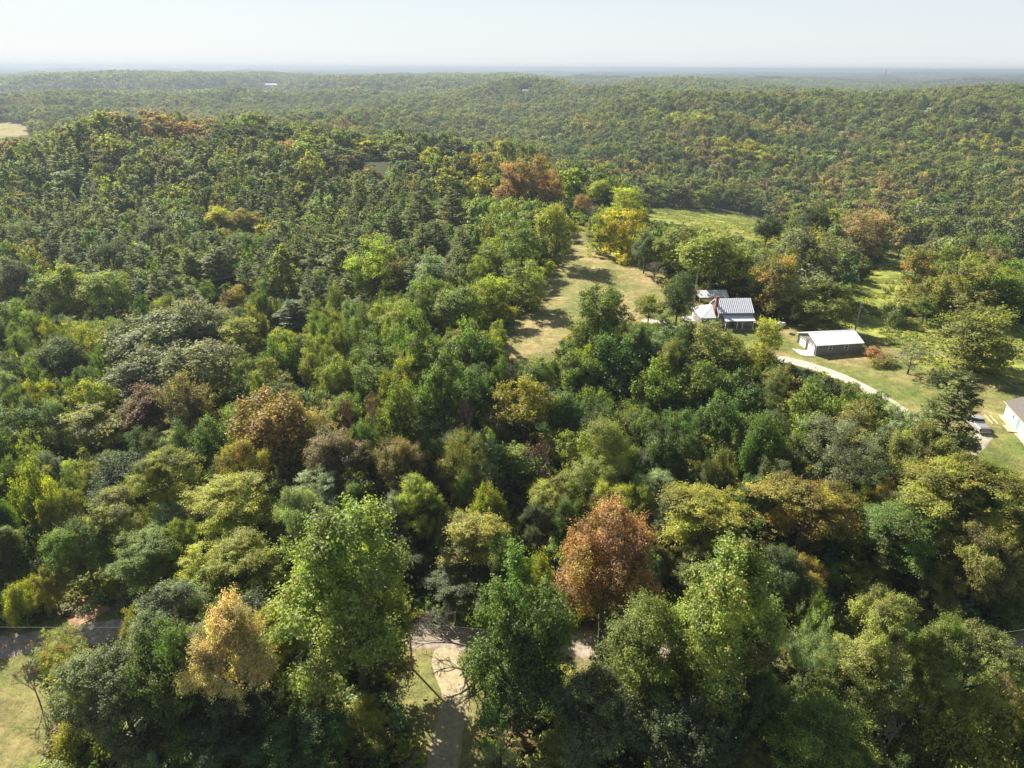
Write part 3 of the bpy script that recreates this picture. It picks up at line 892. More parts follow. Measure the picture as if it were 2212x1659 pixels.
for k, (x, y, ln, lab) in enumerate(((.3, -3.1, 3.6, 'outer pale timber beam lying on grass near the white building'), (.4, -2.3, 3.5, 'inner timber beam lying on grass near the white building'))):
    m = MB(); m.box(0, ln, 0, .12, .0, .1)
    o = m.build('timber_beam', NEWWOOD); M = Matrix.Translation(wb.location) @ Matrix.Rotation(ang, 4, 'Z')
    p = M @ Vector((x, y, 0)); p.z = hz(p.x, p.y) + .02
    o.location = p; o.rotation_euler = (0, 0, ang + .03)
    tag(o, lab, 'timber beam')

# ---- pickup truck seen from behind
cx_, cy_ = hit(2461 / 2560 * 2212, 1088 / 2560 * 2212)
ck = thing('pickup_truck', 'silver pickup truck with covered bed parked beside the big pine', 'pickup truck', (cx_, cy_, hz(cx_, cy_) + .02), R(-4))
# local: +y forward, origin at the rear bumper, width 1.95
def loft(secs, name, mat, parent, smooth=False):
    """secs: list of (y, [(x, z) ...]) closed rings"""
    m = MB(); k = len(secs[0][1]); vs = [(x, y, z) for y, ring in secs for x, z in ring]
    fs = []
    for i in range(len(secs) - 1):
        for j in range(k):
            fs.append((i * k + j, i * k + (j + 1) % k, (i + 1) * k + (j + 1) % k, (i + 1) * k + j))
    fs.append(tuple(range(k))[::-1]); fs.append(tuple((len(secs) - 1) * k + j for j in range(k)))
    m.add(vs, fs)
    return m.build(name, mat, parent, smooth)


def ring(hw, zb, zt, r=.1):
    return [(-hw + r, zb), (hw - r, zb), (hw, zb + r), (hw + .01, (zb + zt) / 2), (hw - .03, zt - r), (hw - .1, zt), (-hw + .1, zt), (-hw + .03, zt - r), (-hw - .01, (zb + zt) / 2), (-hw, zb + r)]


loft([(.12, ring(.96, .5, 1.2)), (.3, ring(.99, .42, 1.22)), (2.05, ring(1.0, .4, 1.22)), (2.2, ring(1.0, .4, 1.2)), (4.2, ring(1.0, .4, 1.16)), (5.2, ring(.97, .42, 1.1)), (5.6, ring(.9, .48, .98))], 'body', PAINT, ck)


def cabring(hw0, hw1, zb, zt):
    return [(-hw0, zb), (hw0, zb), (hw1, zt - .07), (hw1 - .12, zt), (-hw1 + .12, zt), (-hw1, zt - .07)]


loft([(1.95, cabring(.93, .90, 1.2, 1.28)), (2.3, cabring(.93, .78, 1.2, 1.86)), (2.5, cabring(.93, .77, 1.2, 1.92)), (3.6, cabring(.92, .76, 1.18, 1.93)), (3.85, cabring(.92, .74, 1.18, 1.88)), (4.6, cabring(.9, .86, 1.13, 1.2))], 'cab', PAINT, ck)
m = MB(); m.slab([(.8, 1.99, 1.34), (-.8, 1.99, 1.34), (-.7, 2.245, 1.78), (.7, 2.245, 1.78)][::-1], .02); m.build('rear_window', GLASS, ck)
m = MB(); m.slab([(-.72, 3.93, 1.84), (.72, 3.93, 1.84), (.82, 4.5, 1.28), (-.82, 4.5, 1.28)][::-1], .02); m.build('windscreen', GLASS, ck)
for s in (-1, 1):
    m = MB(); pts = [(s * .945, 2.25, 1.27), (s * .945, 4.25, 1.25), (s * .80, 3.8, 1.80), (s * .80, 2.4, 1.80)]
    m.slab(pts if s > 0 else pts[::-1], .02); m.build('side_window', GLASS, ck)
    m = MB(); m.box(s * 1.0 - (.22 if s < 0 else 0), s * 1.0 + (.22 if s > 0 else 0), 3.75, 3.87, 1.22, 1.42); m.build('mirror', DARK, ck)
    m = MB(); m.box(s * .9 - .07, s * .9 + .07, .085, .125, .72, 1.1); m.build('tail_light', RED, ck)
m = MB(); m.box(-.84, .84, .3, 1.9, 1.221, 1.27); m.build('bed_cover', COVER, ck)
m = MB(); m.box(-.8, .8, .09, .119, .62, 1.17); m.box(-.14, .14, .075, .089, .98, 1.05); m.build('tailgate', COVER, ck)
m = MB(); m.box(-.95, .95, -.06, .1, .42, .6); m.build('bumper', STEEL, ck)
for s in (-1, 1):
    for y in (1.1, 4.55):
        m = MB(); m.tube([(s * .82, y, .38), (s * .87, y, .38), (s * 1.0, y, .38), (s * 1.02, y, .38)], [.34, .39, .39, .33], 20); w_ = m.build('wheel', DARK, ck)
        m = MB(); m.tube([(s * 1.005, y, .38), (s * 1.035, y, .38)], [.24, .2], 14); m.build('rim', STEEL, w_)

# ---- far away: masts, pale roofs and clearings
def ray_at(px, py, dist):
    d = raydir(px / 2560 * 2212, py / 2560 * 2212); k = dist / math.hypot(d[0], d[1])
    return d[0] * k, d[1] * k, CAMZ + d[2] * k


for px, top, dist, lab, rr in ((1531, 164, 1500, 'very thin radio mast rising above the horizon near the centre', .2), (2217, 170, 1500, 'stubby lattice mast rising above the horizon on the right', .28)):
    x, y, z = ray_at(px, top, dist); z0 = hz(x, y) - 5
    t = thing('radio_mast', lab, 'radio mast', (x, y, z0))
    H = z - z0; m = MB(); L3 = [(rr, 0), (-rr * .5, rr * .87), (-rr * .5, -rr * .87)]
    for a in range(3):
        m.tube([(*L3[a], 0), (L3[a][0] * .7, L3[a][1] * .7, H)], [rr * .3, rr * .25], 4)
    for i in range(int(H / (rr * 4))):
        for a in range(3):
            m.tube([(*L3[a], i * rr * 4), (*L3[(a + 1) % 3], (i + 1) * rr * 4)], [rr * .16] * 2, 4)
    m.build('lattice', STEEL, t)
    if rr > .25:
        m = MB(); m.tube([(0, 0, H * .86), (0, 0, H * .97)], [rr * 2.2, rr * 2.2], 8); m.build('antenna_head', STEEL, t)
FARB = []
for px, py, w, d, h, r_, lab, mt, hh in ((1312, 212, 11, 7, 5, 20, 'pale farm building on the far wooded knoll near the centre', CONCRETE, 16), (672, 205, 60, 16, 6, 5, 'long white shed roof on the far left ridge', WHITE, 14),
                               (1700, 218, 40, 12, 5, 12, 'pale barn in the distant clearing beyond the valley', CONCRETE, 12), (2325, 258, 11, 7, 3.5, 30, 'small pale shed in the right-hand hilltop clearing', WHITE, 10)):
    x, y = hit(px / 2560 * 2212, py / 2560 * 2212, hh)
    t = thing('far_building', lab, 'building', (x, y, hz(x, y) - .5), R(r_))
    m = MB(); gable_prism(m, -w / 2, w / 2, -d / 2, d / 2, 0, h, h * 1.5 - .1); m.build('wall', mt, t)
    m = MB(); m.slab([(-w / 2 - .4, -d / 2 - .4, h - .1), (w / 2 + .4, -d / 2 - .4, h - .1), (w / 2 + .4, 0, h * 1.5), (-w / 2 - .4, 0, h * 1.5)], .1)
    m.slab([(w / 2 + .4, d / 2 + .4, h - .1), (-w / 2 - .4, d / 2 + .4, h - .1), (-w / 2 - .4, 0, h * 1.5), (w / 2 + .4, 0, h * 1.5)], .1); m.build('roof', METAL, t)
    FARB.append((x, y, max(w, d) * .5 + 14))


# ================================================================== vegetation meshes
def unit(v):
    return v / (np.linalg.norm(v, axis=-1, keepdims=True) + 1e-9)


def rdir(n, g):
    return unit(g.normal(size=(n, 3)))


def cards(cen, nrm, size, g, aspect=.62, dirs=None):
    """kite shaped leaf sprays"""
    n = len(cen)
    a = rdir(n, g) if dirs is None else dirs
    t = unit(a - (a * nrm).sum(1, keepdims=True) * nrm)
    b = np.cross(nrm, t)
    s = (size * g.uniform(.6, 1.35, n))[:, None]
    fold = nrm * s * g.uniform(-.25, .25, n)[:, None]
    V = np.stack([cen - t * s * .5, cen + b * s * .5 * aspect + fold, cen + t * s * .5, cen - b * s * .5 * aspect + fold], 1).reshape(-1, 3)
    Q = np.arange(4 * n).reshape(-1, 4)
    return V, Q


def lobes_for(shape, H, Rr, g):
    L = []
    if shape == 'round':
        L.append((0, 0, H * .62, Rr * .78, H * .32))
        for i in range(7):
            a = i * 6.283 / 7 + g.uniform(0, .6); q = g.uniform(.45, .62) * Rr
            L.append((math.cos(a) * q, math.sin(a) * q, H * g.uniform(.42, .72), Rr * g.uniform(.32, .48), H * g.uniform(.13, .2)))
        L.append((g.normal() * Rr * .15, g.normal() * Rr * .15, H * .84, Rr * .42, H * .16))
    elif shape == 'tall':
        z = .30
        while z < .95:
            w = math.sin(min(1, (z - .08) / .9) * math.pi) ** .6
            k = 3 if z < .8 else 1
            for i in range(k):
                a = g.uniform(0, 6.28); q = Rr * w * (.5 if k > 1 else .1)
                L.append((math.cos(a) * q, math.sin(a) * q, H * z, Rr * w * g.uniform(.38, .55), H * g.uniform(.07, .11)))
            L.append((0, 0, H * z, Rr * w * .55, H * .1))
            z += .085
    elif shape == 'spread':
        for i in range(10):
            a = i * 2.4 + g.uniform(-.3, .3); q = Rr * math.sqrt(i / 10) * .78
            L.append((math.cos(a) * q, math.sin(a) * q, H * (.84 - .26 * (q / Rr) ** 1.3 + g.uniform(-.13, .1)), Rr * g.uniform(.2, .36), H * g.uniform(.08, .17)))
        for i in range(6):
            a = g.uniform(0, 6.28)
            L.append((math.cos(a) * Rr * .55, math.sin(a) * Rr * .55, H * g.uniform(.3, .55), Rr * .28, H * .13))
    elif shape == 'full':
        for i in range(16):
            z = .2 + .7 * (i / 15); w = math.sin(min(1, (z + .12) / 1.12) * math.pi) ** .5 if z > .45 else .95
            a = i * 2.4 + g.uniform(-.4, .4); q = Rr * w * g.uniform(.4, .66)
            L.append((math.cos(a) * q, math.sin(a) * q, H * z, Rr * g.uniform(.28, .45), H * g.uniform(.1, .17)))
        for i in range(7):
            a = i * .9 + g.uniform(-.2, .2); L.append((math.cos(a) * Rr * .6, math.sin(a) * Rr * .6, H * .12, Rr * .3, H * .13))
        L.append((0, 0, H * .55, Rr * .6, H * .3)); L.append((g.normal() * .1 * Rr, 0, H * .84, Rr * .4, H * .14))
    elif shape == 'column':
        for i in range(9):
            z = .2 + .75 * i / 8
            w = (1 - ((z - .45) / .6) ** 2) ** .5 if abs(z - .45) < .58 else .25
            L.append((g.normal() * Rr * .12, g.normal() * Rr * .12, H * z, Rr * w * .8, H * .1))
    elif shape == 'mound':
        for i in range(12):
            a = g.uniform(0, 6.28); q = Rr * g.uniform(0, .75)
            h = H * g.uniform(.35, .9) * (1 - .4 * (q / Rr) ** 2)
            L.append((math.cos(a) * q, math.sin(a) * q, h * .55, Rr * g.uniform(.22, .38), h * .5))
    return L


def crown(shape, H, Rr, nleaf, size, seed, puff=.16, flat=0.0, up=.35, ragged=.35):
    g = np.random.default_rng(seed)
    L = np.array(lobes_for(shape, H, Rr, g))
    area = L[:, 3] * (L[:, 3] + L[:, 4])
    # boughs on the lobes, sprays on the boughs, leaves round the sprays
    nb_ = 110 if nleaf > 3000 else 60
    k = g.choice(len(L), nb_, p=area / area.sum())
    d = rdir(nb_, g); d[:, 2] = np.abs(d[:, 2]) * np.where(g.random(nb_) < .8, 1, -1); d = unit(d)
    bc = L[k, :3] + d * np.stack([L[k, 3], L[k, 3], L[k, 4]], 1) * g.uniform(.62, 1.0 + ragged * .75, nb_)[:, None]
    bn = unit(d + [0, 0, .3])
    br = Rr * g.uniform(.45, 1.3, nb_) * puff * 1.25
    btone = np.clip(g.normal(.5, .2, nb_), 0, 1); bhue = g.random(nb_); bacc = g.random(nb_)
    npuff = nb_ * (9 if nleaf > 3000 else 4)
    jb = g.choice(nb_, npuff, p=br ** 2 / (br ** 2).sum())
    e = rdir(npuff, g); e = np.where((e * bn[jb]).sum(1, keepdims=True) < -.25, -e, e)
    pc = bc[jb] + e * (br[jb] * g.uniform(.55, 1.25, npuff))[:, None] * np.array([1, 1, 1 - flat * .6])
    pn = unit(e * .8 + bn[jb] * .5 + [0, 0, .3])
    pr = br[jb] * g.uniform(.22, .5, npuff)
    ptone = np.clip(btone[jb] + g.normal(0, .1, npuff), 0, 1); phue = bhue[jb]; pacc = np.clip(bacc[jb] * .85 + g.random(npuff) * .15, 0, 1)
    j = g.choice(npuff, nleaf, p=pr ** 2 / (pr ** 2).sum())
    e = g.normal(size=(nleaf, 3)) * .55
    al = (e * pn[j]).sum(1, keepdims=True)
    off = (e + pn[j] * al * .9) * pr[j][:, None]
    off[:, 2] *= (1 - flat * .7)
    cen = pc[j] + off
    nrm = unit(unit(e) * .45 + pn[j] * .45 + np.array([0, 0, up + flat]) + g.normal(size=(nleaf, 3)) * .55)
    V, Q = cards(cen, nrm, size, g)
    tone = np.ones((nleaf, 4))
    tone[:, 0] = np.clip(ptone[j] + g.normal(0, .2, nleaf), 0, 1)
    tone[:, 1] = np.clip(phue[j] * .6 + g.random(nleaf) * .4, 0, 1)
    tone[:, 2] = np.clip(pacc[j] * .8 + .2 * g.random(nleaf), 0, 1)
    return V, Q, np.repeat(tone, 4, 0), L


def conifer(H, Rr, per, size, seed, droop=.0):
    g = np.random.default_rng(seed)
    cen = []; nr = []; di = []; tn = []
    branches = []
    z = .12
    while z < .985:
        w = (1 - z) ** .62 * (0.75 + .25 * min(1, z * 4))
        for b in range(g.integers(6, 9) if z < .9 else 4):
            a = g.uniform(0, 6.283); Lb = Rr * w * g.uniform(.6, 1.15) + .25
            rise = g.uniform(.05, .35) + z * .45 - droop
            d = unit(np.array([math.cos(a), math.sin(a), rise]))
            o = np.array([0, 0, H * z + g.normal() * .45])
            branches.append((o, o + d * Lb))
            tb = np.clip(g.normal(.5, .15), 0, 1); hb = g.random()
            n = max(5, int(per * Lb / Rr))
            t = g.uniform(.3, 1.06, n) ** .7
            side = np.cross(d, [0, 0, 1.0]); side /= np.linalg.norm(side)
            c = o + d * (Lb * t)[:, None] + side * (g.normal(0, .22, n) * Lb * (1.15 - t * .6))[:, None] + np.array([0, 0, 1.0]) * (g.uniform(-.02, .2, n) * Lb * .35)[:, None]
            cen.append(c); nr.append(unit(np.array([0, 0, 1.0]) + g.normal(size=(n, 3)) * .55))
            di.append(unit(d + side * g.normal(0, .7, n)[:, None] + np.array([0, 0, .35])))
            q = np.ones((n, 4)); q[:, 0] = np.clip(tb + g.normal(0, .15, n), 0, 1); q[:, 1] = hb; q[:, 2] = g.random(n); tn.append(q)
        z += .043 * (16 / H) ** .5
    cen = np.concatenate(cen); V, Q = cards(cen, np.concatenate(nr), size, g, .42, np.concatenate(di))
    return V, Q, np.repeat(np.concatenate(tn), 4, 0), branches


def wood_mesh(name, segs, mat, k=5):
    """segs: list of (p0, p1, r0, r1) tapered limbs in one mesh"""
    V = []; Q = []
    ang = np.arange(k) * 2 * math.pi / k
    for p0, p1, r0, r1 in segs:
        p0 = np.array(p0, float); p1 = np.array(p1, float)
        d = unit(p1 - p0); a = np.cross(d, [0, 0, 1.0] if abs(d[2]) < .9 else [1.0, 0, 0]); a /= np.linalg.norm(a) + 1e-9; b = np.cross(d, a)
        ring = np.cos(ang)[:, None] * a + np.sin(ang)[:, None] * b
        base = len(V) * k
        V.append(p0 + ring * r0); V.append(p1 + ring * r1)
        i = np.arange(k); Q.append(np.stack([base + i, base + (i + 1) % k, base + k + (i + 1) % k, base + k + i], 1))
    return np_mesh(name, np.concatenate(V), np.concatenate(Q), [mat], smooth=True)


def limbs(H, Rr, L, seed):
    g = np.random.default_rng(seed)
    r = .018 * H + .04
    segs = []; pts = [np.array([0, 0, -.5])]
    for i in range(1, 6):
        pts.append(np.array([g.normal() * .03 * Rr, g.normal() * .03 * Rr, H * .85 * i / 5]))
    for i in range(5):
        segs.append((pts[i], pts[i + 1], r * (1 - i / 5.5), r * (1 - (i + 1) / 5.5)))
    for x, y, z, a, b in L[:14]:
        st = np.array([0, 0, max(H * .15, z - math.hypot(x, y) * .9 - H * .06)])
        e = np.array([x, y, z]); mid = (st + e) / 2 + np.array([0, 0, -.04 * H]) + g.normal(size=3) * .1
        segs += [(st, mid, r * .42, r * .28), (mid, e, r * .28, r * .12)]
        for _ in range(3):
            f = e + g.normal(size=3) * a * .5
            segs.append((mid * .3 + e * .7, f, r * .14, r * .05))
    return segs


def dead_tree(H, Rr, seed, depth=5):
    g = np.random.default_rng(seed); segs = []

    def rec(p, d, ln, r, k):
        q = p + d * ln; segs.append((p, q, r, r * .72))
        if k == 0: return
        for _ in range(g.integers(2, 4)):
            nd = unit(d + g.normal(size=3) * .42 + np.array([0, 0, .12])); rec(q, nd, ln * g.uniform(.62, .85), r * .62, k - 1)
    rec(np.array([0, 0, -.4]), np.array([0, 0, 1.0]), H * .3, .016 * H + .03, depth)
    V = np.array([s[1] for s in segs]); s = H / V[:, 2].max(); sr = Rr / (np.abs(V[:, :2]).max())
    sc_ = np.array([sr, sr, s])
    return [(a * sc_, b * sc_, r0, r1) for a, b, r0, r1 in segs]


LEAFTILT = 1
LIB = {}


def make(kind, lod, var):
    """returns dict(crown=mesh, trunk=mesh, H, R) for a plant kind; lod 0 near .. 3 far"""
    key = (kind, lod, var)
    if key in LIB: return LIB[key]
    seed = (sum(ord(c) for c in kind) * 7919 + lod * 101 + var * 13) % 100003
    nl = {0: 68000, 1: 15000, 2: 2200, 3: 300}[lod]
    sz = {0: .21, 1: .36, 2: .82, 3: 2.0}[lod]
    H, Rr = 16.0, 5.0
    if kind == 'pine':
        Rr = 3.9
        per = {0: 170, 1: 70, 2: 14, 3: 4}[lod]; s = {0: .36, 1: .5, 2: 1.05, 3: 2.2}[lod]
        V, Q, T, br = conifer(H, Rr, per, s, seed)
        segs = [((0, 0, -.5), (0, 0, H * .55), .24, .13), ((0, 0, H * .55), (0, 0, H * .98), .13, .03)]
        if lod < 2: segs += [(a, b, .05, .015) for a, b in br]
    else:
        shape, par = {
            'round': ('round', {}), 'full': ('full', dict(ragged=.45)), 'tall': ('tall', {}), 'spread': ('spread', {}), 'column': ('column', dict(ragged=.1)),
            'mound': ('mound', dict(up=.2, ragged=.2)), 'feather': ('spread', dict(flat=.8, puff=.2, ragged=.6)),
            'cedar': ('column', dict(up=.1, puff=.3, ragged=.8)), 'bush': ('mound', dict(up=.3, ragged=.7)),
            'thin': ('round', dict(ragged=.9, puff=.12)), 'lace': ('tall', dict(flat=.5, ragged=.9, puff=.22)),
        }[kind]
        if kind == 'tall': Rr = 4.6
        if kind == 'column': Rr = 2.6
        if kind == 'cedar': Rr = 3.2
        if kind in ('bush',): H, Rr = 3.0, 2.3; sz *= .55; nl = int(nl * .35)
        if kind == 'mound': H, Rr = 9.0, 5.0
        if kind == 'thin': nl = int(nl * .3); sz *= .85
        V, Q, T, L = crown(shape, H, Rr, nl, sz, seed, **par)
        segs = limbs(H, Rr, L, seed)
        if lod >= 2: segs = segs[:5]
    nm = {'pine': 'needles', 'bush': 'leaves', 'mound': 'leaves'}.get(kind, 'crown')
    d = dict(H=H, R=Rr, V=V, Q=Q, T=T, segs=segs, crown=None, trunk=None)
    d['crown'] = np_mesh(nm, V, Q, [LEAF], T)
    d['trunk'] = wood_mesh('trunk', segs, BARK, 6 if lod < 2 else 4)
    d['zmax'] = float(np.percentile(V[:, 2], 99.7)); d['rmax'] = float(np.percentile(np.hypot(V[:, 0], V[:, 1]), 97))
    LIB[key] = d
    return d


PAL = dict(
    green=(.180, .232, .034), light=(.265, .292, .058), lime=(.345, .365, .034), yellow=(.49, .45, .035), gold=(.37, .31, .045),
    olive=(.235, .235, .05), dark=(.105, .130, .040), blue=(.165, .200, .088), greyolive=(.225, .235, .105), rust=(.42, .265, .115),
    orange=(.40, .275, .085), redbrown=(.24, .165, .10), cream=(.58, .42, .20), tan=(.38, .30, .14), silver=(.27, .325, .15),
    brown=(.25, .21, .08), pine=(.215, .240, .088), deep=(.125, .188, .034), yolive=(.305, .315, .04), grey=(.225, .225, .145), red=(.17, .045, .035))
WORD = dict(green='mid-green', light='light green', lime='lime green', yellow='yellow', gold='golden', olive='olive green', dark='dark green', blue='blue-green', greyolive='grey-olive',
            rust='rust-brown', orange='orange', redbrown='red-brown', cream='cream-topped', tan='tan', silver='silvery green', brown='brown', pine='dull green', deep='deep green', yolive='yellow-olive', grey='grey', red='red')

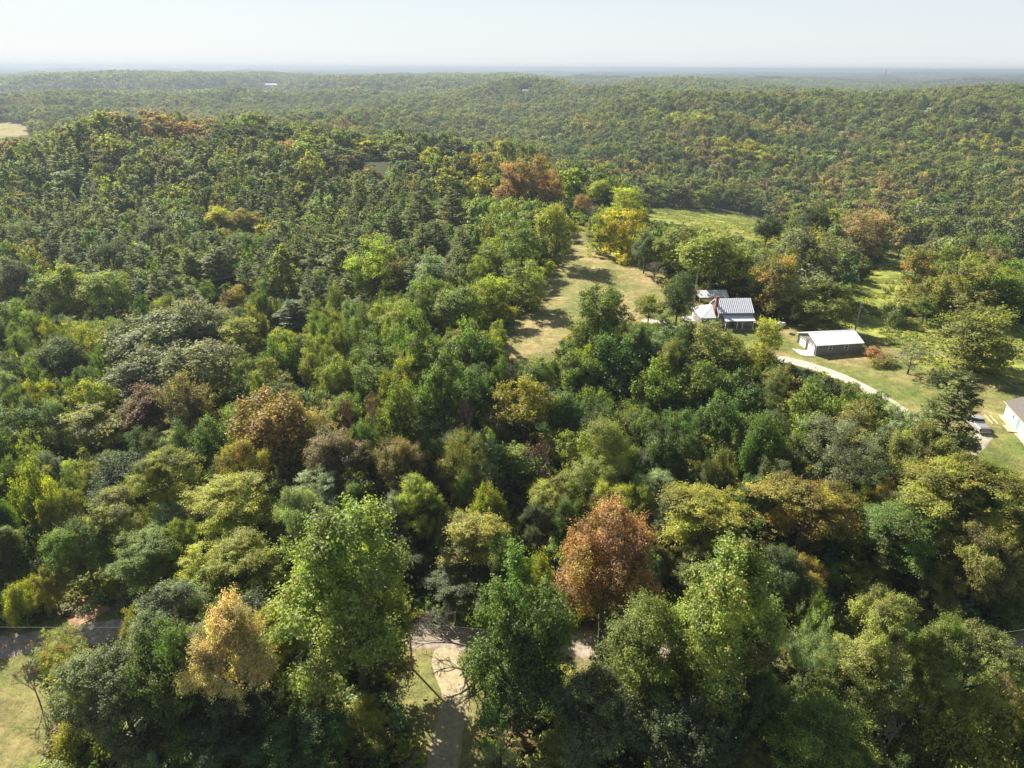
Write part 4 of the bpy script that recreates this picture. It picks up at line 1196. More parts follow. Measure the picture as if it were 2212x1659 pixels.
# ------------------------------------------------------------------ trees one can point out (x, top y, width, height m, kind, colour, label, accent share)
HERO = [
    (735, 1105, 330, 29, 'tall', 'light', 'tallest light green tulip tree left of the mown dirt track', .04),
    (1115, 1238, 225, 26, 'tall', 'deep', 'tall deep green tree right of the mown dirt track', .01),
    (1318, 1128, 215, 22, 'round', 'rust', 'big rust-brown tree in the foreground with bare lower trunk', .25),
    (1605, 1196, 270, 27, 'tall', 'light', 'tall yellow-green foreground tree with orange leaf patches', .16),
    (1395, 1308, 205, 21, 'lace', 'green', 'feathery green tree below the big rust-brown tree', 0),
    (1935, 1292, 150, 18, 'feather', 'light', 'wide feathery green tree over the road at lower right', 0),
    (2045, 1335, 130, 16, 'lace', 'green', 'green tree touching the right side of the wide feathery roadside tree', 0),
    (1905, 1385, 150, 14, 'lace', 'light', 'light green tree in front of the wide feathery roadside tree', .02),
    (2010, 1440, 150, 12, 'thin', 'yolive', 'thin yellow-olive tree above the small dead branchy tree', .15),
    (2180, 1450, 110, 9, 'thin', 'brown', 'brownish thin tree at the right edge below the road', .1),
    (1820, 1395, 110, 12, 'feather', 'light', 'low feathery tree around the leaning grey pole', .03),
    (2120, 1372, 180, 15, 'feather', 'light', 'sparse leaning feathery tree near the lower right edge', .02),
    (485, 1318, 180, 21, 'round', 'cream', 'cream-topped seeding tree in the lower left foreground', 0),
    (355, 1352, 165, 20, 'tall', 'deep', 'vine-wrapped dark tree left of the cream-topped tree', .06),
    (238, 1420, 230, 17, 'round', 'greyolive', 'grey-olive oak beside the lower left lawn', 0),
    (595, 1320, 100, 15, 'feather', 'lime', 'slim yellow-green tree right of the cream-topped tree', 0),
    (118, 1362, 120, 10, 'thin', 'yolive', 'sparse orange-tinged tree at the head of the left lawn', .25),
    (345, 1292, 170, 18, 'feather', 'silver', 'fern-leaved silvery tree above the vine-wrapped dark tree', 0),
    (150, 1570, 130, 6, 'bush', 'lime', 'bright yellow-green bush at the bottom left lawn edge', 0),
    (1290, 1478, 190, 15, 'round', 'blue', 'blue-green tree at the bottom below the rust-brown tree', 0),
    (1770, 1330, 120, 16, 'thin', 'silver', 'sparse pale tree right of the orange-patched tall tree', 0),
    (480, 1500, 180, 12, 'round', 'dark', 'dark shaded tree below the cream-topped tree', 0),
    (650, 1560, 200, 10, 'round', 'deep', 'dark low tree at the foot of the tallest tulip tree', 0),
    (1500, 1530, 210, 13, 'round', 'dark', 'dark tree at the bottom between rust-brown and orange-patched trees', 0),
    (1800, 1520, 240, 12, 'lace', 'green', 'low green tree at the bottom right of the orange-patched tree', 0),
    (2080, 1530, 230, 9, 'bush', 'yolive', 'ochre-tinged shrub mass in the bottom right shade', 0),
    (1640, 1480, 130, 12, 'round', 'deep', 'dark green tree under the orange-patched tall tree', .03),
    # middle slope
    (575, 858, 165, 17, 'round', 'orange', 'orange-brown tree on the left slope, the largest of its colour', 0),
    (520, 955, 110, 14, 'round', 'gold', 'golden-brown tree at the lower left of the orange-brown slope tree', .3),
    (692, 872, 85, 14, 'thin', 'tan', 'thin tan tree right of the orange-brown slope tree', 0),
    (330, 688, 190, 17, 'round', 'greyolive', 'grey-olive oak at the left of the dark oak clump', 0),
    (405, 650, 160, 18, 'round', 'greyolive', 'topmost grey-olive oak of the dark oak clump', 0),
    (290, 765, 150, 15, 'round', 'grey', 'ashy grey oak at the lower left of the oak clump', 0),
    (425, 745, 170, 16, 'round', 'greyolive', 'grey-olive oak at the right of the dark oak clump', 0),
    (395, 812, 105, 16, 'round', 'brown', 'brown tree directly below the dark oak clump', 0),
    (310, 842, 110, 12, 'round', 'redbrown', 'red-brown tree below the ashy grey oak', 0),
    (190, 880, 130, 12, 'feather', 'yolive', 'yellow-olive spreading tree left of the red-brown tree', .08),
    (455, 905, 95, 13, 'round', 'deep', 'deep green tree left of the golden-brown tree', 0),
    (350, 980, 135, 14, 'feather', 'lime', 'bright green feathery tree below the red-brown tree', 0),
    (490, 1050, 165, 14, 'feather', 'lime', 'lime green spreading tree under the golden-brown tree', 0),
    (645, 1060, 110, 16, 'round', 'silver', 'pale silvery tree above left of the tallest tulip tree', 0),
    (235, 1075, 140, 13, 'feather', 'yolive', 'yellow-olive tree on the lower left slope', 0),
    (520, 1175, 140, 13, 'feather', 'yolive', 'yellow-olive tree left of the tallest tulip tree', .05),
    (430, 1195, 120, 12, 'feather', 'lime', 'small lime green tree beside the yellow-olive tree', .05),
    (160, 1130, 130, 13, 'round', 'green', 'mid-green tree on the lower left slope', 0),
    (300, 1160, 130, 13, 'feather', 'green', 'feathery green tree above the road on the left slope', 0),
    (952, 765, 105, 20, 'tall', 'deep', 'tall deep green tree in the middle of the slope', 0),
    (862, 828, 95, 18, 'tall', 'green', 'tall green tree left of the tall deep green slope tree', 0),
    (722, 775, 80, 14, 'round', 'yolive', 'yellow-olive round tree above the thin tan tree', 0),
    (1130, 820, 135, 15, 'round', 'gold', 'golden-topped tree in the middle slope', 0),
    (1222, 845, 85, 11, 'round', 'deep', 'small round green tree right of the golden-topped tree', 0),
    (1308, 920, 150, 17, 'lace', 'light', 'bright feathery green tree right of the reddish snag', 0),
    (1455, 890, 115, 17, 'tall', 'deep', 'tall green tree with pale tips on the right of the slope', 0),
    (1000, 935, 115, 15, 'lace', 'yolive', 'feathery yellow-olive tree in the centre of the slope', 0),
    (905, 1035, 85, 14, 'feather', 'lime', 'small lime feathery tree above the tulip tree', 0),
    (1030, 1110, 155, 13, 'feather', 'yolive', 'yellow-olive tree above the dead fallen tree', .04),
    (1092, 1172, 85, 12, 'round', 'deep', 'small deep green tree above the tall deep green tree', 0),
    (1175, 1195, 80, 9, 'bush', 'lime', 'small lime bush between the deep green and rust-brown trees', .08),
    (1562, 852, 100, 15, 'round', 'deep', 'dark green round tree right of the slope centre', 0),
    (1755, 1050, 210, 15, 'feather', 'gold', 'wide golden-olive tree above the orange-patched tall tree', .05),
    (1530, 1060, 180, 14, 'feather', 'yolive', 'olive spreading tree left of the wide golden-olive tree', 0),
    (1835, 905, 195, 15, 'thin', 'greyolive', 'thinning grey-olive tree showing its branches', 0),
    (1858, 868, 130, 11, 'lace', 'olive', 'olive green tree overhanging the gravel driveway', .05),
    (1765, 832, 130, 12, 'mound', 'green', 'vine-covered green tree left of the driveway bend', 0),
    (2010, 930, 135, 13, 'round', 'olive', 'olive tree below the big driveway pine', .04),
    (2105, 1010, 250, 15, 'feather', 'yolive', 'wide yellow-olive tree at the right photo edge', .02),
    (1965, 1090, 170, 14, 'feather', 'deep', 'deep green tree between the golden-olive and right edge trees', 0),
    (2150, 1150, 170, 14, 'round', 'olive', 'olive tree at the right photo edge below the yellow-olive one', 0),
    (1340, 725, 125, 11, 'mound', 'deep', 'dark vine-draped mound at the foot of the hay field', 0),
    (1245, 760, 95, 8, 'mound', 'green', 'low vine-draped tree at the lower tip of the hay field', 0),
    (1700, 1190, 120, 13, 'round', 'dark', 'dark tree beneath the wide golden-olive tree', 0),
    (1650, 900, 120, 14, 'mound', 'deep', 'deep green vine-hung tree in the dark hollow', 0),
    (1520, 780, 130, 11, 'mound', 'green', 'vine-covered green mound below the farmhouse', 0),
    (1600, 800, 110, 10, 'mound', 'deep', 'dark vine-covered tree left of the mailbox', 0),
    (1420, 790, 110, 10, 'mound', 'green', 'vine-covered tree below the dark hay-field mound', 0),
    # around the field and the house
    (1290, 620, 122, 13, 'round', 'green', 'big round green tree at the right foot of the hay field', 0),
    (1400, 638, 68, 8, 'round', 'light', 'small pale green tree left of the farmhouse drive', 0),
    (1459, 588, 74, 12.5, 'cedar', 'dark', 'dark red cedar standing just left of the farmhouse', 0),
    (1535, 702, 130, 8, 'full', 'light', 'yellow-green tree hiding the front of the farmhouse', .05),
    (1642, 694, 92, 8.5, 'full', 'lime', 'bright lime tree between the farmhouse and the garage', .06),
    (1530, 497, 170, 17, 'round', 'light', 'large spreading walnut directly behind the farmhouse', 0),
    (1462, 490, 110, 13, 'round', 'light', 'yellow-green tree left of the large walnut', .02),
    (1660, 540, 110, 15, 'full', 'olive', 'orange-tinged olive tree right of the large walnut', .3),
    (1742, 500, 160, 15, 'full', 'greyolive', 'wide grey-olive tree behind the propane tank', 0),
    (1815, 530, 60, 13, 'column', 'silver', 'pale conical tree by the sloping meadow', 0),
    (1850, 455, 110, 15, 'full', 'tan', 'orange-brown crowned tree at the top of the sloping meadow', 0),
    (1728, 590, 110, 12, 'full', 'silver', 'silvery tree on the lawn edge behind the propane tank', 0),
    (1775, 610, 120, 11, 'full', 'olive', 'olive tree just behind the grey garage', .03),
    (1650, 465, 70, 14, 'round', 'dark', 'dark pointed tree at the right end of the upper field', 0),
    (1342, 448, 105, 11, 'full', 'yellow', 'brilliant yellow tree at the top of the hay field', 0),
    (1296, 458, 60, 10, 'full', 'lime', 'lime green tree left of the brilliant yellow tree', 0),
    (1345, 408, 100, 11, 'full', 'lime', 'yellow-green tree behind the brilliant yellow tree', .03),
    (1390, 500, 60, 8, 'round', 'blue', 'blue-green low tree right of the brilliant yellow tree', 0),
    (1258, 420, 38, 9, 'round', 'orange', 'small orange tree above the grey leafless tree', 0),
    (1100, 352, 72, 14, 'full', 'rust', 'left one of the three rust-coloured trees on the ridge', 0),
    (1150, 332, 78, 16, 'full', 'orange', 'tallest middle one of the three rust-coloured ridge trees', 0),
    (1180, 366, 68, 13, 'full', 'rust', 'right one of the three rust-coloured trees on the ridge', 0),
    (1238, 364, 80, 12, 'full', 'lime', 'lime green tree right of the three rust-coloured trees', 0),
    (1292, 388, 70, 11, 'round', 'yolive', 'yellow-olive tree up the ridge from the yellow tree', 0),
    (1035, 378, 60, 11, 'round', 'yellow', 'yellow tree left of the three rust-coloured trees', 0),
    (970, 362, 70, 12, 'round', 'yolive', 'yellow-olive tree by the small far ridge field', .05),
    (1200, 440, 90, 11, 'round', 'yolive', 'spreading yellow-olive tree at the left top of the hay field', 0),
    (1128, 562, 105, 11, 'full', 'light', 'rounded light green tree on the left edge of the hay field', 0),
    (1050, 600, 105, 12, 'full', 'lime', 'yellow-green tree left of the hay field lower bend', .03),
    (1090, 520, 105, 11, 'full', 'green', 'mid-green tree left of the hay field upper part', 0),
    (990, 625, 110, 12, 'round', 'green', 'green tree two crowns left of the hay field', 0),
    (1120, 480, 95, 10, 'feather', 'green', 'feathery green tree left of the spreading yellow-olive one', 0),
    (1015, 705, 105, 11, 'mound', 'green', 'vine-covered tree at the lower left of the hay field', 0),
    (812, 515, 125, 14, 'full', 'lime', 'broad yellow-green tree among the pines', .04),
    (616, 530, 58, 15, 'column', 'light', 'narrow columnar light green tree left of the centre pines', 0),
    (165, 570, 115, 14, 'spread', 'lime', 'yellow-green umbrella-shaped tree on the left', .03),
    (252, 588, 112, 13, 'round', 'light', 'rounded yellow-green tree right of the umbrella-shaped tree', 0),
    (40, 555, 85, 14, 'round', 'grey', 'ashy tree near the left edge beside the umbrella-shaped tree', 0),
    (500, 620, 60, 10, 'round', 'gold', 'small golden tree above the dark oak clump', .1),
    (510, 690, 90, 10, 'feather', 'lime', 'lime feathery tree right of the dark oak clump', .05),
    (525, 452, 65, 11, 'round', 'gold', 'golden round tree within the left pine stand', 0),
    (465, 450, 60, 11, 'round', 'yellow', 'yellow round tree left of the golden one in the pines', 0),
    (650, 394, 42, 10, 'round', 'yellow', 'small bright yellow tree in the upper pine stand', 0),
    (2090, 655, 185, 15, 'full', 'olive', 'big dark isolated tree standing in the goldenrod meadow', .02),
    (2000, 590, 90, 9, 'round', 'olive', 'small olive tree above the goldenrod meadow', 0),
    (1990, 640, 60, 8, 'round', 'green', 'bushy green tree at the upper meadow edge', 0),
    (1925, 640, 60, 7, 'bush', 'greyolive', 'grey-green bushy tree at the upper meadow corner', 0),
    (1965, 535, 100, 12, 'full', 'olive', 'orange-tinged olive tree right of the sloping meadow', .3),
    (2085, 565, 140, 13, 'full', 'olive', 'olive tree above the big isolated meadow tree', .06),
    (2185, 465, 70, 15, 'round', 'dark', 'dark tree on the right edge above the meadow', 0),
    (2150, 590, 130, 13, 'round', 'green', 'mid-green tree on the right edge above the meadow', .03),
    (2060, 800, 90, 3.2, 'bush', 'dark', 'dark brushy thicket under the big isolated meadow tree', 0),
    (870, 318, 75, 14, 'round', 'silver', 'silvery tree on the ridge left of the small far field', 0),
    (790, 290, 55, 12, 'round', 'yellow', 'yellow tree on the skyline of the left ridge', 0),
    (985, 300, 56, 14, 'round', 'dark', 'dark conical tree beside the small far ridge field', 0),
    (750, 335, 52, 12, 'round', 'brown', 'dark brown round tree on the left ridge', 0),
    (345, 243, 80, 14, 'round', 'orange', 'orange tree crowning the left ridge skyline', 0),
    (405, 262, 60, 13, 'round', 'rust', 'rust-coloured tree right of the orange skyline tree', 0),
    (270, 235, 66, 16, 'round', 'dark', 'dark tall tree left of the orange skyline tree', 0),
    (600, 250, 70, 14, 'round', 'green', 'green domed tree on the skyline of the left ridge', 0),
    (220, 325, 60, 12, 'round', 'brown', 'brown tree on the left ridge flank', 0),
    # pines picked out
    (2078, 818, 155, 17, 'pine', 'pine', 'big pine with layered boughs beside the pickup truck', 0),
    (628, 650, 82, 8, 'pine', 'blue', 'small round blue-green pine right of the oak clump', 0),
    (400, 540, 68, 15, 'pine', 'light', 'light green pine in front of the left pine stand', 0),
    (462, 535, 100, 15, 'pine', 'pine', 'dark-based pine right of the light green pine', 0),
    (722, 512, 92, 17, 'pine', 'pine', 'tall pine with bare lower trunks left of the broad yellow-green tree', 0),
    (975, 410, 95, 19, 'pine', 'pine', 'tallest pine at the right end of the pine stand', 0),
    (905, 415, 85, 18, 'pine', 'pine', 'tall pine second from the right end of the pine stand', 0),
    (680, 515, 70, 15, 'pine', 'pine', 'pine left of the tall bare-trunked pine', 0),
    (850, 450, 80, 17, 'pine', 'pine', 'pine behind the broad yellow-green tree', 0),
    (940, 480, 70, 13, 'pine', 'pine', 'shorter pine in front of the tallest pine', 0),
    # snags and leafless trees
    (1010, 862, 62, 15, 'snag', 'red', 'reddish leafless snag left of the golden-topped tree', 0),
    (745, 862, 50, 14, 'snag', 'red', 'bare reddish snag right of the thin tan tree', 0),
    (800, 850, 42, 15, 'snag', 'red', 'bare red snag left of the tall green slope tree', 0),
    (1165, 950, 90, 12, 'snag', 'red', 'wide reddish snag left of the bright feathery tree', 0),
    (1395, 955, 66, 11, 'snag', 'grey', 'grey leafless treetop right of the bright feathery tree', 0),
    (1412, 562, 60, 6.5, 'snag', 'grey', 'small grey leafless tree on the right edge of the hay field', 0),
    (1273, 432, 52, 9, 'snag', 'grey', 'dense grey leafless tree at the top of the hay field', 0),
    (1960, 742, 95, 5.5, 'thin', 'grey', 'grey bare brushy tree on the lawn right of the garage', 0),
    (1062, 1262, 190, 11, 'snag', 'grey', 'leaning dead grey tree over the head of the dirt track', 0),
    (1930, 1560, 90, 7, 'snag', 'grey', 'small dead branchy tree in the bottom right shade', 0),
    (140, 1100, 60, 10, 'snag', 'grey', 'thin leafless sapling on the lower left slope', 0),
    (84, 1436, 60, 5.5, 'snag', 'red', 'small leaning tree with dark red leaves on the left lawn', 0),
    # shrubs
    (1893, 748, 60, 2.2, 'bush', 'rust', 'reddish bush touching the right end of the garage', 0),
    (1912, 775, 60, 1.8, 'bush', 'olive', 'green bush below the reddish bush by the garage', 0),
    (1830, 745, 40, 1.4, 'bush', 'dark', 'low dark bush in the garage shade', 0),
]
# garage bush drawn in the shade only where it shows
HERO = [h for h in HERO if not h[6].startswith('low dark bush in the garage')]

OPEN_PX = [
    PX_FIELD, [(1470, 640), (1630, 632), (1632, 700), (1590, 712), (1560, 700), (1470, 695)],
    [(1630, 690), (1700, 690), (1800, 712), (1860, 700), (2020, 790), (2212, 830), (2300, 900), (2300, 1060), (2150, 1045), (2110, 980), (2020, 850), (2000, 905), (1925, 850), (1830, 818), (1730, 780), (1690, 770)],
    PX_MEADOW, PX_MEADOW2, PX_FIELD2, PX_FIELD3, PX_FARL,
    [(-60, 1430), (30, 1420), (70, 1440), (60, 1500), (100, 1560), (90, 1620), (60, 1700), (-60, 1700)],
    [(885, 1375), (935, 1362), (1010, 1400), (1000, 1560), (1010, 1700), (905, 1700), (925, 1620), (935, 1560), (880, 1480)],
    [(0, 1350), (150, 1330), (165, 1280), (215, 1275), (225, 1340), (235, 1370), (200, 1392), (0, 1420)],
    [(1655, 725), (1730, 700), (1870, 712), (1870, 775), (1800, 800), (1700, 790)],
    [(1200, 1370), (1300, 1370), (1310, 1450), (1230, 1460)],
]
BLOCK = [(gx + 5, gy + 4.5, 8), (hx + 2, hy + 3, 9.5), (sx + 3.5, sy + 2, 6), (qx + 2, qy - 6, 10)] + FARB

PINE_PX = [(-300, 300), (240, 290), (600, 300), (880, 370), (1010, 410), (1045, 470), (1040, 560), (900, 570), (760, 640), (560, 640), (450, 650), (360, 640), (120, 560), (-300, 560)]
REG = [  # x, y, rx, ry, [(colour, weight)...]
    (345, 275, 130, 45, 'orange rust tan olive green tan'),
    (240, 380, 150, 60, 'olive light green silver brown'),
    (60, 420, 120, 70, 'olive silver green light pine'),
    (520, 460, 90, 40, 'yellow gold lime pine'),
    (860, 330, 150, 45, 'silver green dark blue light'),
    (700, 300, 120, 40, 'olive green light rust'),
    (1550, 322, 130, 26, 'yellow yellow yolive lime'),
    (1700, 345, 90, 20, 'yellow light green olive'),
    (2150, 312, 110, 22, 'yellow gold yolive yellow'),
    (1460, 255, 90, 18, 'yellow light green'),
    (1850, 385, 120, 40, 'brown tan olive green olive'),
    (2000, 420, 200, 50, 'olive brown olive green dark light'),
    (2060, 490, 180, 60, 'olive dark brown green silver'),
    (1350, 330, 180, 50, 'dark blue green olive dark'),
    (1600, 420, 150, 30, 'green dark light olive brown'),
    (2000, 600, 180, 90, 'olive yolive brown green dark'),
    (110, 780, 160, 120, 'blue dark green lime blue'),
    (90, 950, 120, 90, 'green lime yolive blue'),
    (200, 1200, 260, 130, 'green yolive lime olive green gold'),
    (360, 760, 150, 110, 'greyolive greyolive grey brown dark'),
    (850, 680, 250, 100, 'deep green light green yolive'),
    (1060, 620, 130, 120, 'green light lime green'),
    (700, 730, 140, 80, 'yolive green lime olive'),
    (850, 960, 260, 150, 'deep green olive dark brown silver'),
    (1250, 800, 260, 80, 'deep green deep dark'),
    (1600, 850, 200, 120, 'deep green dark olive'),
    (1200, 1060, 250, 120, 'olive dark deep brown yolive'),
    (1850, 1100, 300, 150, 'olive yolive dark deep gold'),
    (1700, 620, 130, 80, 'greyolive olive silver brown'),
]
DEF_NEAR = 'green deep olive dark yolive silver green'.split()
DEF_FAR = 'green dark olive light green olive yolive silver green dark brown'.split()


def pick_colour(px, py, d, g):
    best = [(r[4], max(0, 1 - ((px - r[0]) / r[2]) ** 2 - ((py - r[1]) / r[3]) ** 2)) for r in REG]
    best = [b for b in best if b[1] > 0]
    if best and g.random() < .85:
        b = max(best, key=lambda q: q[1]); return g.choice(b[0].split())
    return g.choice(DEF_NEAR if d < 320 else DEF_FAR)


# foot of the tree where the photograph shows it (pixel row), for those standing free
BASE = {(84, 1436): 1512, (1062, 1262): 1418, (1100, 352): 438, (1150, 332): 442, (1180, 366): 440, (1238, 364): 436, (1035, 378): 432, (1292, 388): 452, (1345, 408): 480, (1258, 420): 470, (1342, 448): 560, (1296, 458): 552, (1200, 440): 572,
        (1850, 455): 560, (1650, 465): 545, (1530, 497): 642, (1742, 500): 655, (1660, 540): 682, (1815, 530): 652, (1728, 590): 695, (1775, 610): 712, (1462, 490): 606, (2090, 655): 800, (2185, 465): 575, (1965, 535): 640,
        (2085, 565): 690, (2150, 590): 700, (165, 570): 690, (252, 588): 705, (40, 555): 660, (1459, 588): 704, (1290, 620): 762, (1400, 638): 706, (1535, 702): 800, (1642, 694): 798, (1412, 562): 608, (1273, 432): 508, (1390, 500): 590,
        (2000, 590): 690, (1990, 640): 700, (1925, 640): 700, (1960, 742): 808, (970, 362): 440, (616, 530): 660, (1120, 480): 590, (1090, 520): 620, (1128, 562): 670, (1050, 600): 700, (812, 515): 650}
# ---------------- hero placement
TREES = []
for i, (px, py, w, H, kind, col, lab, acc) in enumerate(HERO):
    for dy in range(0, 90, 3):
        x, y = hit(px, py + dy, H * .97)
        if math.hypot(x, y) < 620: break
    yb = BASE.get((px, py))
    if yb:
        x, y = hit(px, yb)
        for H in np.arange(3, 26, .25):
            if float(proj(x, y, hz(x, y) + H)[1]) <= py: break
    z = hz(x, y)
    _, _, dep = proj(x, y, z + H * .7)
    if not yb: H = max(H, w / 2 * float(dep) / FPX * 1.55) if kind not in ('snag', 'bush', 'mound') and float(dep) > 150 else H
    TREES.append(dict(x=x, y=y, z=z, H=H, R=w / 2 * float(dep) / FPX * 1.03, kind=kind, col=col, label=lab, acc=acc, hero=True, var=i % 3))
HX = np.array([t['x'] for t in TREES]); HY = np.array([t['y'] for t in TREES]); HR = np.array([t['R'] for t in TREES])
hp = [proj(t['x'], t['y'], t['z'] + t['H']) for t in TREES]
HPX = np.array([float(p[0]) for p in hp]); HPY = np.array([float(p[1]) for p in hp]); HD = np.array([float(p[2]) for p in hp]); HW = HR * FPX / HD * 2
HGUARD = np.array([max(.72 * HW[i], .85 * (BASE[(HERO[i][0], HERO[i][1])] - HERO[i][1])) if (HERO[i][0], HERO[i][1]) in BASE else .72 * HW[i] for i in range(len(HX))])


def jitter_grid(x0, x1, y0, y1, s, g):
    xs, ys = np.meshgrid(np.arange(x0, x1, s), np.arange(y0, y1, s * .87))
    xs = xs + (np.arange(xs.shape[0])[:, None] % 2) * s / 2
    return (xs + g.uniform(-.38, .38, xs.shape) * s).ravel(), (ys + g.uniform(-.38, .38, ys.shape) * s).ravel()


def in_view(x, y, z, m=120):
    px, py, dep = proj(x, y, z)
    return (dep > 5) & (px > -m) & (px < 2212 + m) & (py < 1659 + m * 2.5), px, py, dep


g = np.random.default_rng(77)
# ---------------- fill trees of the near wood
gxs, gys = jitter_grid(-330, 330, 20, 345, 3.9, g)
ord_ = g.permutation(len(gxs)); gxs, gys = gxs[ord_], gys[ord_]
ok, fpx, fpy, fdep = in_view(gxs, gys, height(gxs, gys) + 8)
gxs, gys = gxs[ok], gys[ok]
zs = height(gxs, gys)
dclear = np.minimum.reduce([polydist(gxs, gys, p) for p in CLEAR])
droad = np.minimum(linedist(gxs, gys, road), linedist(gxs, gys, track) + 1)
ddrive = np.minimum(linedist(gxs, gys, drive), linedist(gxs, gys, spur))
SUNLIT = [(940, 1420), (925, 1460), (960, 1500), (905, 1385), (950, 1385), (900, 1440), (985, 1450), (930, 1530), (1250, 1390), (1280, 1440), (40, 1500), (60, 1560), (95, 1450), (30, 1600), (90, 1500), (205, 1365), (235, 1350), (195, 1290), (190, 1320),
          (1150, 740), (1200, 720), (1170, 680), (1230, 650), (1280, 640), (1240, 600), (1330, 600), (1380, 650), (1300, 560), (1270, 520), (1320, 640), (1350, 670), (1200, 760),
          (1700, 760), (1780, 790), (1850, 820), (1900, 850), (1950, 890), (1990, 915), (1700, 700), (1740, 740), (1900, 800), (1980, 840), (2050, 900), (2120, 880), (2180, 900), (2130, 960), (2180, 980), (2140, 1020), (2190, 1040),
          (1900, 690), (1950, 705), (2000, 720), (1880, 660), (2190, 720), (2200, 760), (1900, 600), (1930, 560), (1450, 460), (1520, 470), (1600, 480), (1650, 490), (1500, 455), (1000, 368), (1480, 690), (1550, 690), (1560, 660), (1760, 740), (1800, 735)]
SG = np.array([(*hit(a, b), 0) for a, b in SUNLIT]); SG[:, 2] = height(SG[:, 0], SG[:, 1])
SD_ = np.array([math.sin(R(SUN_AZ)), math.cos(R(SUN_AZ))]); STAN = math.tan(R(SUN_EL))


def shades(x, y, z, H, Rr):
    dx = x - SG[:, 0]; dy = y - SG[:, 1]
    al = dx * SD_[0] + dy * SD_[1]; pe = np.abs(dx * SD_[1] - dy * SD_[0]); rz = SG[:, 2] + (al - Rr * .7) * STAN
    return (al > Rr * .5) & (pe < Rr * .95) & (rz < z + H)


for t in TREES:
    b_ = shades(t['x'], t['y'], t['z'], t['H'], t['R'])
    if b_.any(): print('shade', t['label'], [SUNLIT[i] for i in np.where(b_)[0]])
FILL = []
CELL = {}
for i in range(len(gxs)):
    x, y, z = gxs[i], gys[i], zs[i]
    Rr = (2.2 + 3.9 * g.random() ** 1.7) * (1 + .35 * float(sstep(180, 300, y))); H = g.uniform(7.5, 12) + Rr * .7
    ck_ = (int(x // 6), int(y // 6)); near_ = [q for a in (-1, 0, 1) for b in (-1, 0, 1) for q in CELL.get((ck_[0] + a, ck_[1] + b), ())]
    if any(math.hypot(x - q[0], y - q[1]) < .68 * (Rr + q[2]) for q in near_): continue
    if dclear[i] < 1.2 or droad[i] < 3.5 or ddrive[i] < 3: continue
    if any(math.hypot(x - a, y - b) < c for a, b, c in BLOCK): continue
    dh = np.hypot(HX - x, HY - y)
    if (dh < HR * .62).any(): continue
    if y < 62: H = g.uniform(5, 9)
    if dclear[i] < 8: H = min(H, g.uniform(6.5, 10))
    px, py, dep = (float(q) for q in proj(x, y, z + H))
    pine = bool(inpoly(px, py, PINE_PX)) and g.random() < .48
    if pine: H = g.uniform(11, 16); Rr = g.uniform(3.4, 5.2)
    elif inpoly(px, py, PINE_PX): H *= .95
    if 330 < px < 900 and 330 < py < 640: pass
    good = False
    for _ in range(8):
        px, py, dep = (float(q) for q in proj(x, y, z + H))
        cpx, cpy, cd = (float(q) for q in proj(x, y, z + H * .6))
        rx = Rr / cd * FPX; ry = max(rx * .7, cpy - py)
        a = np.linspace(0, 6.28, 12)
        ex, ey = cpx + np.cos(a) * rx * .85, cpy - np.sin(a) * ry * .95
        bad = any(inpoly(ex, ey, P).any() for P in OPEN_PX)
        if not bad:
            m = (HD > dep - 2) & (np.abs(HPX - px) < (HW + 2 * rx) * .38) & (py < HPY + HGUARD) & (HPY < py + 400)
            # heroes standing behind it must keep their upper crown free
            bad = bool(m.any()) or bool(shades(x, y, z, H, Rr).any())
        if not bad: good = True; break
        H *= .82; Rr *= .93
    if not good or H < 3.2: continue
    CELL.setdefault(ck_, []).append((x, y, Rr))
    kind = 'pine' if pine else str(g.choice(['round', 'full', 'full', 'feather', 'round', 'mound', 'lace', 'full', 'thin']))
    if H < 6 and not pine: kind = 'mound'
    col = 'pine' if pine else str(pick_colour(px, py, math.hypot(x, y), g))
    if pine and g.random() < .25: col = str(g.choice(['blue', 'olive', 'dark']))
    FILL.append(dict(x=x, y=y, z=z, H=H, R=Rr, kind=kind, col=col, acc=(.06 if g.random() < .12 else 0), hero=False, var=int(g.integers(0, 3))))
print('fill', len(FILL))

# ---------------- how much of every tree shows (painted near to far on a coarse grid)
ALL = TREES + FILL
for t in ALL:
    cpx, cpy, cd = (float(q) for q in proj(t['x'], t['y'], t['z'] + t['H'] * .62))
    _, ty_, _ = (float(q) for q in proj(t['x'], t['y'], t['z'] + t['H']))
    t['d'] = cd; t['rx'] = t['R'] / cd * FPX; t['ry'] = max(t['rx'] * .75, cpy - ty_); t['px'] = cpx; t['py'] = cpy; t['top'] = ty_
occ = np.zeros((415, 553), bool)
GY, GX = np.mgrid[0:415, 0:553] * 4.0
for t in sorted(ALL, key=lambda q: q['d']):
    x0, x1 = int(max(0, (t['px'] - t['rx']) / 4)), int(min(553, (t['px'] + t['rx']) / 4 + 1))
    y0, y1 = int(max(0, (t['py'] - t['ry']) / 4)), int(min(415, (t['py'] + t['ry'] * 1.1) / 4 + 1))
    t['vis'] = 0
    if x1 <= x0 or y1 <= y0: continue
    e = ((GX[y0:y1, x0:x1] - t['px']) / t['rx']) ** 2 + ((GY[y0:y1, x0:x1] - t['py']) / t['ry']) ** 2 < 1
    s = occ[y0:y1, x0:x1]
    t['vis'] = int((e & ~s).sum()); s |= e
f_b = sorted([t for t in FILL if t['kind'] != 'pine' and t['vis'] > 8], key=lambda q: -q['vis'])
f_p = sorted([t for t in FILL if t['kind'] == 'pine' and t['vis'] > 8], key=lambda q: -q['vis'])
nb = sum(1 for t in TREES if t['kind'] not in ('pine', 'snag', 'bush'))
npn = sum(1 for t in TREES if t['kind'] == 'pine')
SEL = f_b[:298 - nb] + f_p[:240 - npn]
for t in SEL: t['sel'] = True
print('individual fill trees', len(SEL), 'broadleaf heroes', nb)

